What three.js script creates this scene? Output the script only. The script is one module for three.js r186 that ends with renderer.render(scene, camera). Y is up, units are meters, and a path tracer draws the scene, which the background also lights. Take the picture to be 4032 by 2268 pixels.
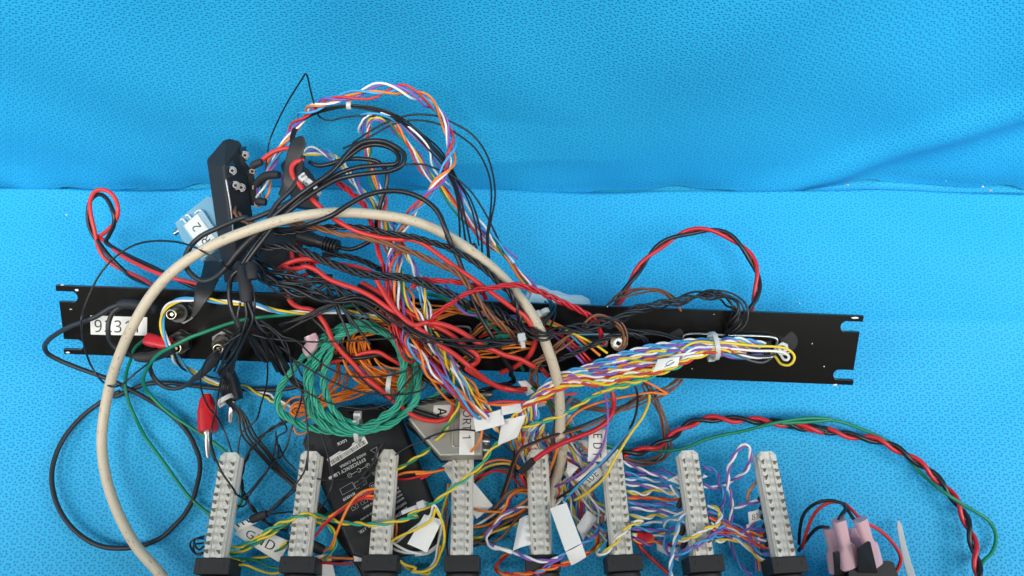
import * as THREE from 'three';
import { ConvexGeometry } from 'three/addons/geometries/ConvexGeometry.js';
import { RoundedBoxGeometry } from 'three/addons/geometries/RoundedBoxGeometry.js';
import { mergeGeometries } from 'three/addons/utils/BufferGeometryUtils.js';
import { MarchingCubes } from 'three/addons/objects/MarchingCubes.js';
import { RectAreaLightUniformsLib } from 'three/addons/lights/RectAreaLightUniformsLib.js';

// ---------------------------------------------------------------- camera, light, exposure
const scene = new THREE.Scene();
const CAM_H = 0.47, PITCH = 65 * Math.PI / 180, FOCAL = 3020;          // metres, radians, pixels of the 4032 px photograph
const camera = new THREE.PerspectiveCamera(2 * Math.atan(1134 / FOCAL) * 180 / Math.PI, 16 / 9, 0.02, 20);
camera.position.set(0, CAM_H, 0);
camera.rotation.set(-PITCH, 0, 0);
scene.add(camera);
scene.background = new THREE.Color().setRGB(0.035, 0.036, 0.040);
const renderer = new THREE.WebGLRenderer({ antialias: true });
renderer.toneMapping = THREE.LinearToneMapping;
renderer.toneMappingExposure = 1.12;
renderer.shadowMap.enabled = true;
RectAreaLightUniformsLib.init();

function lamp(label, x, y, z, tx, ty, tz, w, h, intensity, r, g, b) {  // a diffuser panel and the area light in front of its face
  const t = new THREE.Group();
  t.name = numbered('ceiling_lamp'); t.position.set(x, y, z); t.lookAt(tx, ty, tz);
  t.userData = { label, category: 'lamp' };
  const glow = new THREE.Mesh(new THREE.BoxGeometry(w, h, 0.02), new THREE.MeshStandardMaterial({ color: 0xffffff, emissive: new THREE.Color(r, g, b), emissiveIntensity: 1.2 }));
  glow.name = 'lamp_diffuser'; glow.position.z = -0.02;
  const frame = new THREE.Mesh(new THREE.BoxGeometry(w + 0.04, h + 0.04, 0.03), new THREE.MeshStandardMaterial({ color: 0xcccccc, roughness: 0.6 }));
  frame.name = 'lamp_frame'; frame.position.z = -0.05;
  t.add(glow, frame); scene.add(t);
  const l = new THREE.RectAreaLight(new THREE.Color(r, g, b), intensity, w, h);
  l.position.set(x, y, z); l.lookAt(tx, ty, tz); scene.add(l);
}
const taken = {};
function numbered(n) { taken[n] = (taken[n] ?? -1) + 1; return taken[n] ? n + '_' + String(taken[n]).padStart(3, '0') : n; }
lamp('long white ceiling panel above the front edge of the table', 0, 1.55, 0.78, 0, 0, -0.25, 1.7, 0.75, 11.4, 1, 0.985, 0.96);
lamp('white ceiling panel high up to the right of the table', 1.5, 1.3, 0.35, 0, 0, -0.2, 0.8, 0.8, 8.0, 1, 0.985, 0.96);
lamp('white ceiling panel high up to the left of the table', -1.5, 1.3, 0.35, 0, 0, -0.2, 0.8, 0.8, 5.6, 1, 0.985, 0.96);

// ---------------------------------------------------------------- pixels to points, random, shapes
let seed = 7;
const rnd = () => { seed = (seed * 1664525 + 1013904223) >>> 0; return seed / 4294967296; };
const V = (x, y, z) => new THREE.Vector3(x, y, z);
const FWD = V(0, -Math.sin(PITCH), -Math.cos(PITCH)), UPV = V(0, Math.cos(PITCH), -Math.sin(PITCH));
function P(sx, sy, mm) {                                                // pixel of the photograph and a height above the table -> the point in the room
  const d = FWD.clone().multiplyScalar(FOCAL).add(V(sx - 2016, 0, 0)).addScaledVector(UPV, 1134 - sy);
  return d.multiplyScalar((CAM_H - mm / 1000) / -d.y).add(V(0, CAM_H, 0));
}
const WALL_Z = P(2016, 740, 0).z + 0.010;
function air(sx, sy, mm) { const p = P(sx, sy, mm); return p.z > WALL_Z ? p : p.multiplyScalar(1).sub(camera.position).multiplyScalar(WALL_Z / p.z).add(camera.position); }   // never behind the wall cloth
const crop = (ox, oy, s) => (...n) => { const o = []; for (let i = 0; i + 2 < n.length + 0.5; i += 3) o.push(air(ox + n[i] / s, oy + n[i + 1] / s, n[i + 2])); return o; };
const A = crop(700, 250, 1.8114), B = crop(100, 700, 2.542), C = crop(600, 900, 2.542), D = crop(1400, 900, 2.542), E = crop(2300, 850, 2.07), F = crop(100, 1250, 2.542), G = crop(1000, 1300, 2.542),
  H = crop(1700, 1400, 2.542), I = crop(2300, 1400, 2.542), J = crop(3000, 1500, 1.8866), K = crop(700, 1698, 2.542), L = crop(1600, 1698, 2.542), M = crop(2300, 1698, 2.542), Z = crop(0, 0, 0.6389);

const std = (r, g, b, rough = 0.42, o = {}) => new THREE.MeshPhysicalMaterial({ color: new THREE.Color().setRGB(r, g, b), roughness: rough, ...o });
const W = {
  red: std(0.60, 0.035, 0.03), red2: std(0.52, 0.012, 0.02, 0.38), black: std(0.011, 0.011, 0.013, 0.36), black2: std(0.02, 0.02, 0.022, 0.5), white: std(0.80, 0.79, 0.75), yellow: std(0.78, 0.55, 0.03),
  orange: std(0.82, 0.21, 0.02), blue: std(0.05, 0.34, 0.66), purple: std(0.22, 0.10, 0.42), green: std(0.006, 0.20, 0.095), teal: std(0.03, 0.36, 0.235, 0.45), teal2: std(0.025, 0.30, 0.20, 0.45),
  brown: std(0.21, 0.082, 0.035), beige: std(0.56, 0.48, 0.35, 0.55), grey: std(0.09, 0.09, 0.10, 0.6),
};
W.coilorange = std(0.74, 0.19, 0.012, 0.45);
const MAT = {
  black: std(0.012, 0.012, 0.013, 0.45), matt: std(0.014, 0.0145, 0.016, 0.62), sleeve: std(0.016, 0.016, 0.018, 0.7), steel: new THREE.MeshStandardMaterial({ color: new THREE.Color().setRGB(0.55, 0.54, 0.52), metalness: 1, roughness: 0.34 }),
  brass: new THREE.MeshStandardMaterial({ color: new THREE.Color().setRGB(0.62, 0.54, 0.38), metalness: 1, roughness: 0.3 }), tin: new THREE.MeshStandardMaterial({ color: new THREE.Color().setRGB(0.60, 0.57, 0.50), metalness: 0.85, roughness: 0.42 }), pin: new THREE.MeshStandardMaterial({ color: new THREE.Color().setRGB(0.30, 0.27, 0.215), metalness: 0.55, roughness: 0.45 }),
  tie: std(0.55, 0.55, 0.53, 0.42), paper: std(0.80, 0.79, 0.75, 0.55), pink: std(0.93, 0.62, 0.68, 0.2, { transmission: 0.35, thickness: 0, clearcoat: 0.6, clearcoatRoughness: 0.15 }), screw: new THREE.MeshStandardMaterial({ color: new THREE.Color().setRGB(0.17, 0.17, 0.17), metalness: 1, roughness: 0.42 }), redplug: std(0.50, 0.012, 0.02, 0.35),
  nylon: std(0.68, 0.665, 0.60, 0.40), nylon2: std(0.60, 0.59, 0.54, 0.4), hood: std(0.20, 0.40, 0.52, 0.32), hood2: std(0.36, 0.52, 0.60, 0.35), dark: std(0.006, 0.006, 0.007, 0.8), chip: std(0.7, 0.7, 0.68, 0.7),
};

// a smooth line through the points: samples, lengths and frames
function line(pts, per = 9, closed = false) {
  const c = new THREE.CatmullRomCurve3(pts, closed, 'centripetal'), n = Math.max(6, pts.length * per), s = c.getPoints(n), len = [0], T = [], N = [], Bn = [];
  for (let i = 1; i <= n; i++) len.push(len[i - 1] + s[i].distanceTo(s[i - 1]));
  for (let i = 0; i <= n; i++) T.push(s[Math.min(n, i + 1)].clone().sub(s[Math.max(0, i - 1)]).normalize());
  let nn = V(0, 1, 0);
  for (let i = 0; i <= n; i++) {
    nn = nn.clone().addScaledVector(T[i], -nn.dot(T[i]));
    if (nn.lengthSq() < 1e-6) nn = V(0.3, 0.1, 1).addScaledVector(T[i], -V(0.3, 0.1, 1).dot(T[i]));
    nn.normalize(); N.push(nn); Bn.push(V().crossVectors(T[i], nn));
  }
  return { s, len, T, N, B: Bn, n };
}
// skin over the samples: size(t) gives half width (sideways) and half thickness (up); power 2 is an ellipse, larger is squarer
function skin(s, size, radial = 7, power = 2, upright = false) {
  const n = s.length - 1, pos = [], nor = [], uv = [], idx = [];
  let nn = V(0, 1, 0), run = 0;
  for (let i = 0; i <= n; i++) {
    const t = s[Math.min(n, i + 1)].clone().sub(s[Math.max(0, i - 1)]).normalize();
    if (upright) nn = V(0, 1, 0);
    nn = nn.clone().addScaledVector(t, -nn.dot(t)); if (nn.lengthSq() < 1e-7) nn = V(0.2, 0, 1); nn.normalize();
    const b = V().crossVectors(t, nn), [rx, ry] = size(i / n);
    if (i) run += s[i].distanceTo(s[i - 1]);
    for (let k = 0; k <= radial; k++) {
      const a = k / radial * 2 * Math.PI, ca = Math.cos(a), sa = Math.sin(a), e = 2 / power;
      const u = Math.sign(ca) * Math.abs(ca) ** e * rx, v = Math.sign(sa) * Math.abs(sa) ** e * ry;
      const p = s[i].clone().addScaledVector(b, u).addScaledVector(nn, v);
      const q = b.clone().multiplyScalar(Math.sign(ca) * Math.abs(ca) ** (2 - e) / Math.max(rx, 1e-6)).addScaledVector(nn, Math.sign(sa) * Math.abs(sa) ** (2 - e) / Math.max(ry, 1e-6)).normalize();
      pos.push(p.x, p.y, p.z); nor.push(q.x, q.y, q.z); uv.push(run, k / radial);
      if (i && k) { const r = radial + 1, a0 = (i - 1) * r + k - 1, b0 = i * r + k - 1; idx.push(a0, b0, a0 + 1, b0, b0 + 1, a0 + 1); }
    }
  }
  for (const [end, sg] of [[0, -1], [n, 1]]) {                             // end caps
    const c = pos.length / 3, t = s[Math.min(n, end + 1)].clone().sub(s[Math.max(0, end - 1)]).normalize().multiplyScalar(sg);
    pos.push(s[end].x, s[end].y, s[end].z); nor.push(t.x, t.y, t.z); uv.push(0, 0);
    for (let k = 0; k <= radial; k++) { const j = (end * (radial + 1) + k) * 3; pos.push(pos[j], pos[j + 1], pos[j + 2]); nor.push(t.x, t.y, t.z); uv.push(0, 0); }
    for (let k = 0; k < radial; k++) sg < 0 ? idx.push(c, c + k + 1, c + k + 2) : idx.push(c, c + k + 2, c + k + 1);
  }
  const g = new THREE.BufferGeometry();
  g.setAttribute('position', new THREE.Float32BufferAttribute(pos, 3)); g.setAttribute('normal', new THREE.Float32BufferAttribute(nor, 3)); g.setAttribute('uv', new THREE.Float32BufferAttribute(uv, 2)); g.setIndex(idx);
  return g;
}
const tube = (s, r, radial = 7) => skin(s, () => [r, r], radial);
const body = (pts, sizes, radial = 16, power = 2, per = 6) => {              // sizes: [t, half width, half thickness] in mm
  const L0 = line(pts, per).s;
  return skin(L0, (t) => { let i = 0; while (i < sizes.length - 2 && t > sizes[i + 1][0]) i++; const a = sizes[i], b = sizes[i + 1], k = Math.min(1, Math.max(0, (t - a[0]) / (b[0] - a[0]))); return [(a[1] + (b[1] - a[1]) * k) / 1000, (a[2] + (b[2] - a[2]) * k) / 1000]; }, radial, power, true);
};
function mesh(name, geometry, material, parent) {
  const m = new THREE.Mesh(geometry, material); m.name = parent ? name : numbered(name); m.castShadow = m.receiveShadow = true; (parent || scene).add(m); return m;
}
function thing(name, label, category, at, group) {
  const t = new THREE.Group(); t.name = numbered(name); t.position.copy(at); scene.add(t); t.userData = { label, category }; if (group) t.userData.group = group; return t;
}
const into = (g, at) => g.translate(-at.x, -at.y, -at.z);
function single(name, label, category, geometry, material, group) {      // a thing of one mesh, its origin at its base
  geometry.computeBoundingBox(); const b = geometry.boundingBox, at = V((b.min.x + b.max.x) / 2, b.min.y, (b.min.z + b.max.z) / 2);
  const m = mesh(name, into(geometry, at), material); m.position.copy(at); m.userData = { label, category }; if (group) m.userData.group = group; return m;
}
const middle = (pts) => { const c = V(0, 0, 0); pts.forEach((p) => c.add(p)); c.multiplyScalar(1 / pts.length); c.y = Math.min(...pts.map((p) => p.y)); return c; };
const wob = (i, k, a) => Math.sin(i * 95 + k * 2.3) * a + Math.sin(i * 41 + k * 5.1) * a;
function wire(label, color, dia, pts, group, category = 'wire', name = 'single_wire') {
  const L0 = line(pts, 10), k = rnd() * 50, r = dia / 2000, s = L0.s.map((p, i) => { const q = p.clone().addScaledVector(L0.N[i], wob(L0.len[i], k, 0.00012)).addScaledVector(L0.B[i], wob(L0.len[i], k + 3, 0.00018)); q.y = Math.max(q.y, r); return q; });
  return single(name, label, category, tube(s, r, dia > 3 ? 14 : 8), W[color], group);
}
// several wires along one line: pitch > 0 twists them, spread (mm) is the distance of each from the line
function harness(name, label, colors, dia, pts, { pitch = 0, spread, phase = 0, loose = 0, per = 0, group, category = 'wire harness', closed = false, flat = 0 } = {}) {
  const at = middle(pts), t = thing(name, label, category, at, group);
  addWires(t, at, colors, dia, pts, { pitch, spread, phase, loose, per, closed, flat });
  return t;
}
function addWires(t, at, colors, dia, pts, { pitch = 0, spread, phase = 0, loose = 0, per = 0, closed = false, flat = 0 }) {
  const L0 = line(pts, per || (pitch ? 24 : 10), closed), n = colors.length, r = dia / 2000, R = (spread ?? dia * (n < 3 ? 0.5 : n < 4 ? 0.6 : 0.36 * Math.sqrt(n) * 1.3)) / 1000;
  colors.forEach((c, k) => {
    const ring = n > 5 ? Math.sqrt((k + 0.4) / n) : 1, k0 = rnd() * 60, a0 = n > 5 ? k * 2.4 : k / n * 2 * Math.PI;
    const s = L0.s.map((p, i) => {
      const a = a0 + phase + (pitch ? L0.len[i] / (pitch / 1000) * 2 * Math.PI : 0) + wob(L0.len[i], k0, loose * 0.35), e = R * ring * (1 + wob(L0.len[i], k0 + 7, loose * 0.4));
      const q = p.clone().addScaledVector(L0.N[i], Math.cos(a) * e * (1 - flat)).addScaledVector(L0.B[i], Math.sin(a) * e * (1 + flat)); q.y = Math.max(q.y, r); return q;
    });
    mesh('wire', into(tube(s, r, 7), at), W[c], t);
  });
}

// ---------------------------------------------------------------- textures
function canvas(w, h, draw, srgb = true) {
  const c = document.createElement('canvas'); c.width = w; c.height = h; draw(c.getContext('2d'), w, h);
  const t = new THREE.CanvasTexture(c); if (srgb) t.colorSpace = THREE.SRGBColorSpace; t.anisotropy = 8; return t;
}
{
  const t = canvas(512, 64, (x) => { x.fillStyle = '#fff'; x.fillRect(0, 0, 512, 64); for (let i = 0; i < 260; i++) { x.fillStyle = `rgba(${90 + rnd() * 50},${70 + rnd() * 40},50,${rnd() * 0.4})`; x.fillRect(rnd() * 512, rnd() * 64, 1 + rnd() * rnd() * 12, 1 + rnd() * 2); } for (let i = 0; i < 9; i++) { x.fillStyle = 'rgba(60,50,40,0.6)'; x.fillRect(rnd() * 512, rnd() * 64, 2, 2); } });
  t.wrapS = t.wrapT = THREE.RepeatWrapping; t.repeat.set(7, 1); W.beige.map = t;
}
const PITCH_MM = 8.2, TILE_X = PITCH_MM * 8, TILE_Y = PITCH_MM * Math.sqrt(3) * 4;  // the pressed flower pattern of the cloth, in mm
function clothMaps() {
  const n = 1024, ht = new Float32Array(n * n).fill(0), kx = n / TILE_X, ky = n / TILE_Y;
  const dot = (mx, my, deep) => {
    const r = 0.46 + rnd() * 0.08, x0 = mx * kx, y0 = my * ky;
    for (let j = Math.floor(y0 - 2 * r * ky); j <= y0 + 2 * r * ky; j++) for (let i = Math.floor(x0 - 2 * r * kx); i <= x0 + 2 * r * kx; i++) {
      const d = Math.hypot((i - x0) / kx, (j - y0) / ky) / r, a = ((j % n + n) % n) * n + (i % n + n) % n;
      if (d < 1.6) ht[a] = Math.max(ht[a], deep * (d < 0.55 ? 1 : 0.5 + 0.5 * Math.cos((d - 0.55) / 1.05 * Math.PI)));
    }
  };
  for (let row = 0; row < 8; row++) for (let col = 0; col < 8; col++) {
    const cx = (col + (row % 2) / 2) * PITCH_MM, cy = row * PITCH_MM * Math.sqrt(3) / 2, j = () => (rnd() - 0.5) * 0.22, p = PITCH_MM;
    for (let k = 0; k < 6; k++) dot(cx + Math.cos(k * Math.PI / 3) * p * 0.207 + j(), cy + Math.sin(k * Math.PI / 3) * p * 0.207 + j(), 0.75 + rnd() * 0.25);
    for (const [tx, ty, up] of [[p / 2, p * 0.2887, -1], [p / 2, -p * 0.2887, 1]]) for (let k = 0; k < 3; k++) { const a = up * Math.PI / 2 + k * 2 * Math.PI / 3; dot(cx + tx + Math.cos(a) * p * 0.128 + j(), cy + ty + Math.sin(a) * p * 0.128 + j(), 0.75 + rnd() * 0.25); }
  }
  const color = new Uint8Array(n * n * 4), bump = new Uint8Array(n * n * 4);
  const fib = new Float32Array(n * n).fill(0);
  for (let k = 0; k < 9000; k++) { let x = rnd() * n, y = rnd() * n, a = rnd() * 6.28, v = (rnd() - 0.5) * 0.5; for (let q = 0; q < 46; q++) { a += (rnd() - 0.5) * 0.2; x += Math.cos(a); y += Math.sin(a); fib[((Math.floor(y) % n + n) % n) * n + (Math.floor(x) % n + n) % n] += v; } }
  for (let i = 0; i < n * n; i++) {
    const h = ht[i], f = Math.max(-1, Math.min(1, fib[i] * 0.5)), m = 1 - 0.26 * h + 0.06 * f * (1 - h);
    color.set([CLOTH[0] * m * 255, CLOTH[1] * m * 255, CLOTH[2] * (1 - 0.12 * h + 0.05 * f) * 255, 255], i * 4);
    const b = Math.max(0, Math.min(255, 205 - 190 * h + 26 * f)); bump.set([b, b, b, 255], i * 4);
  }
  const mk = (d, srgb) => { const t = new THREE.DataTexture(d, n, n); t.wrapS = t.wrapT = THREE.RepeatWrapping; t.magFilter = THREE.LinearFilter; t.minFilter = THREE.LinearMipmapLinearFilter; t.generateMipmaps = true; if (srgb) t.colorSpace = THREE.SRGBColorSpace; t.needsUpdate = true; return t; };
  return [mk(color, true), mk(bump, false)];
}
const CLOTH = [0.135, 0.665, 0.85];                                          // sRGB share of the cloth's own blue
const [clothMap, clothBump] = clothMaps();
const clothMat = new THREE.MeshStandardMaterial({ map: clothMap, bumpMap: clothBump, bumpScale: 0.00028, roughness: 0.62, side: THREE.DoubleSide });
const clothMatWall = clothMat;

// ---------------------------------------------------------------- the setting: table cloth and wall cloth
const soft = (x, y, k) => Math.sin(x * 11.3 + k + Math.sin(y * 7.1 + k * 2) * 1.3) * Math.sin(y * 13.7 + k * 3 + Math.sin(x * 9.1) * 1.1);
const creaseL = P(-700, 732, 0), creaseR = P(4732, 756, 0), creaseAt = (x) => creaseL.z + (creaseR.z - creaseL.z) * (x - creaseL.x) / (creaseR.x - creaseL.x);
{
  const foldZ = P(3600, 1235, 0).z, nx = 260, ny = 260, g = new THREE.PlaneGeometry(1, 1, nx, ny), p = g.attributes.position, uv = g.attributes.uv;
  for (let i = 0; i < p.count; i++) {
    const u = p.getX(i) + 0.5, v = (0.5 - p.getY(i)) ** 1.8, x = -0.62 + 1.24 * u, back = creaseAt(x) - 0.05, z = back + (0.30 - back) * v;
    const gz = (z - creaseAt(x) + 0.006) / (0.0050 + 0.0022 * Math.sin(x * 29) * Math.sin(x * 11 + 1)), gut = Math.max(0, Math.min(1, 1 - gz));
    p.setXYZ(i, x, -0.0024 + 0.0018 * soft(x * 1.4, z * 1.4, 1) + 0.0016 * Math.exp(-Math.abs(z - foldZ - 0.006 * Math.sin(x * 4)) / 0.016) * (0.4 + 0.6 * Math.min(1, Math.max(0, x * 6))) + 0.0006 * soft(x * 4, z * 4, 2) - 0.010 * gut, z);
    uv.setXY(i, (x * 1000 + 1.6 * Math.sin(z * 23)) / TILE_X, (-z * 1000 + 1.6 * Math.sin(x * 19)) / TILE_Y);
  }
  g.computeVertexNormals();
  const m = mesh('table_cloth', g, clothMat); m.userData.kind = 'structure'; m.userData.label = 'light blue cloth with a pressed dot pattern lying flat';
}
{
  const nx = 260, ny = 130, g = new THREE.PlaneGeometry(1, 1, nx, ny), p = g.attributes.position, uv = g.attributes.uv;
  const [fx0, fx1] = [P(3150, 730, 0).x, P(3900, 300, 110).x];
  for (let i = 0; i < p.count; i++) {
    const u = p.getX(i) + 0.5, v = p.getY(i) + 0.5, x = -0.62 + 1.24 * u, y = -0.012 + 0.36 * v ** 1.4;
    const diag = (x - fx0) - y * 1.35, fold = 0.0055 * Math.exp(-((diag - 0.005) ** 2) / 0.0009) - 0.0035 * Math.exp(-((diag - 0.06) ** 2) / 0.0012);
    const hem = Math.max(0, 1 - y / 0.02), roll = Math.max(0, 1 - Math.abs(y - 0.03) / 0.035);
    let d = 0.0055 * soft(x * 0.9 + y * 0.8, y * 0.8 - x * 0.4, 4) + 0.0018 * soft(x * 2.6, y * 2.6, 9) + fold + 0.0050 * roll * Math.max(0, Math.sin(x * 9 + 2.2)) + 0.0009 * hem * (Math.sin(x * 61) * Math.sin(x * 23 + 1) + 0.6 * Math.sin(x * 127 + 2) * (x < -0.12 ? 1.6 : 0.4));
    d += y * -0.02;
    p.setXYZ(i, x, y + 0.003 * hem * Math.max(0, Math.sin(x * 37 + 1) * Math.sin(x * 91)), creaseAt(x) - 0.0065 + d);
    uv.setXY(i, (x * 1000 + 2 * Math.sin(y * 23 + 1)) / TILE_X + 0.37, (y * 1000 + 2 * Math.sin(x * 17)) / TILE_Y + 0.21);
  }
  g.computeVertexNormals();
  const m = mesh('wall_cloth', g, clothMatWall); m.userData.kind = 'structure'; m.userData.label = 'light blue cloth with a pressed dot pattern hanging upright behind the table';
}
// ---------------------------------------------------------------- OBJECTS
const slab = (pts, th, bevel = 0.0008) => {                                // a plate with the outline of the points (all at one height), th metres thick below them
  const sh = new THREE.Shape(pts.map((p) => new THREE.Vector2(p.x, -p.z)));
  const g = new THREE.ExtrudeGeometry(sh, { depth: Math.max(1e-5, th - 2 * bevel), bevelThickness: bevel, bevelSize: bevel, bevelOffset: -bevel, bevelSegments: 3, steps: 1 });
  g.rotateX(-Math.PI / 2); g.translate(0, pts[0].y - th + bevel, 0); return g;
};
// a sheet through four corners (a top left, b top right, c bottom right, d bottom left of its writing), bulged, with thickness
function sheet([a, b, c, d], bulge = 0, th = 0.00022, curl = 0) {
  const n = 8, pos = [], uv = [], idx = [], nrm = V().crossVectors(b.clone().sub(d), a.clone().sub(c)).normalize();
  if (nrm.y < 0) nrm.negate();
  for (const s of [1, 0]) for (let j = 0; j <= n; j++) for (let i = 0; i <= n; i++) {
    const u = i / n, v = j / n, p = a.clone().lerp(b, u).lerp(d.clone().lerp(c, u), v);
    p.addScaledVector(nrm, bulge * Math.sin(u * Math.PI) * Math.sin((0.15 + 0.7 * v) * Math.PI) + curl * u * u + (s ? th : 0)); p.y = Math.max(p.y, 0.0004 + (s ? th : 0));
    pos.push(p.x, p.y, p.z); uv.push(u, 1 - v);
  }
  const at = (s, i, j) => (s ? 0 : (n + 1) * (n + 1)) + j * (n + 1) + i, flip = V().crossVectors(b.clone().sub(a), d.clone().sub(a)).dot(nrm) > 0;
  const quad = (p, q, r, s) => flip ? idx.push(p, q, r, p, r, s) : idx.push(p, r, q, p, s, r);
  for (let j = 0; j < n; j++) for (let i = 0; i < n; i++) { quad(at(1, i, j), at(1, i + 1, j), at(1, i + 1, j + 1), at(1, i, j + 1)); quad(at(0, i, j), at(0, i, j + 1), at(0, i + 1, j + 1), at(0, i + 1, j)); }
  for (let i = 0; i < n; i++) { quad(at(0, i, 0), at(0, i + 1, 0), at(1, i + 1, 0), at(1, i, 0)); quad(at(0, i + 1, n), at(0, i, n), at(1, i, n), at(1, i + 1, n)); quad(at(0, 0, i + 1), at(0, 0, i), at(1, 0, i), at(1, 0, i + 1)); quad(at(0, n, i), at(0, n, i + 1), at(1, n, i + 1), at(1, n, i)); }
  const g = new THREE.BufferGeometry(); g.setAttribute('position', new THREE.Float32BufferAttribute(pos, 3)); g.setAttribute('uv', new THREE.Float32BufferAttribute(uv, 2)); g.setIndex(idx); g.computeVertexNormals(); return g;
}
const printed = (w, h, draw, rough = 0.5, paper = '#e9e7df') => new THREE.MeshStandardMaterial({ roughness: rough, map: canvas(w, h, (x) => { x.fillStyle = paper; x.fillRect(0, 0, w, h); for (let i = 0; i < 300; i++) { x.fillStyle = `rgba(120,118,108,${rnd() * 0.06})`; x.fillRect(rnd() * w, rnd() * h, 1 + rnd() * 3, 1); } x.fillStyle = '#101010'; x.textAlign = 'center'; x.textBaseline = 'middle'; draw(x, w, h); }) });
const words = (text, w, h, font) => printed(w, h, (x) => { x.font = font; x.fillText(text, w / 2, h / 2 + 4); });
const flag = (label, corners, material = MAT.paper, bulge = 0, curl = 0, group) => single('wire_label', label, 'label', sheet(corners, bulge, 0.00025, curl), material, group);
const chunky = (pts, e = 0.0008) => { const c = V(); pts.forEach((p) => c.add(p)); c.multiplyScalar(1 / pts.length); const out = []; pts.forEach((p, i) => { const near = pts.map((q, j) => [j === i ? 9 : q.distanceTo(p), q]).sort((m, n) => m[0] - n[0]).slice(0, 3); near.forEach(([dd, q]) => out.push(p.clone().lerp(q, Math.min(0.4, e / dd)))); }); return new ConvexGeometry(out); };

// ---- the long black rack panel
const PT = [P(219, 1124, 56), P(3404, 1244, 56)], PB = [P(243, 1393, 28), P(3365, 1518, 28)];
const pu = PT[1].clone().sub(PT[0]).add(PB[1]).sub(PB[0]).normalize(), pc = PT[0].clone().add(PT[1]).add(PB[0]).add(PB[1]).multiplyScalar(0.25);
const pv0 = PT[0].clone().add(PT[1]).sub(PB[0]).sub(PB[1]), pv = pv0.clone().addScaledVector(pu, -pv0.dot(pu)).normalize(), pn = V().crossVectors(pu, pv);
const PW = PT[1].distanceTo(PT[0]), PH = pv0.length() / 2;
function onPanel(sx, sy, mm = 0) {                                        // where the line of sight meets the panel's face, mm proud of it
  const p = P(sx, sy, 0), o = V(0, CAM_H, 0), d = p.sub(o), q = pc.clone().addScaledVector(pn, mm / 1000);
  return o.clone().addScaledVector(d, q.clone().sub(o).dot(pn) / d.dot(pn));
}
const pc_ = (ox, oy, s) => (x, y, mm) => onPanel(ox + x / s, oy + y / s, mm), CP = pc_(600, 900, 2.542), EP = pc_(2300, 850, 2.07), DP = pc_(1400, 900, 2.542);
const panel = thing('rack_panel', 'long black metal rack panel with slotted ends and sockets lying across the cloth', 'rack panel', pc);
panel.setRotationFromMatrix(new THREE.Matrix4().makeBasis(pu, pv, pn)); panel.updateMatrixWorld();
const toPanel = (g) => g.applyMatrix4(panel.matrixWorld.clone().invert());
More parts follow.
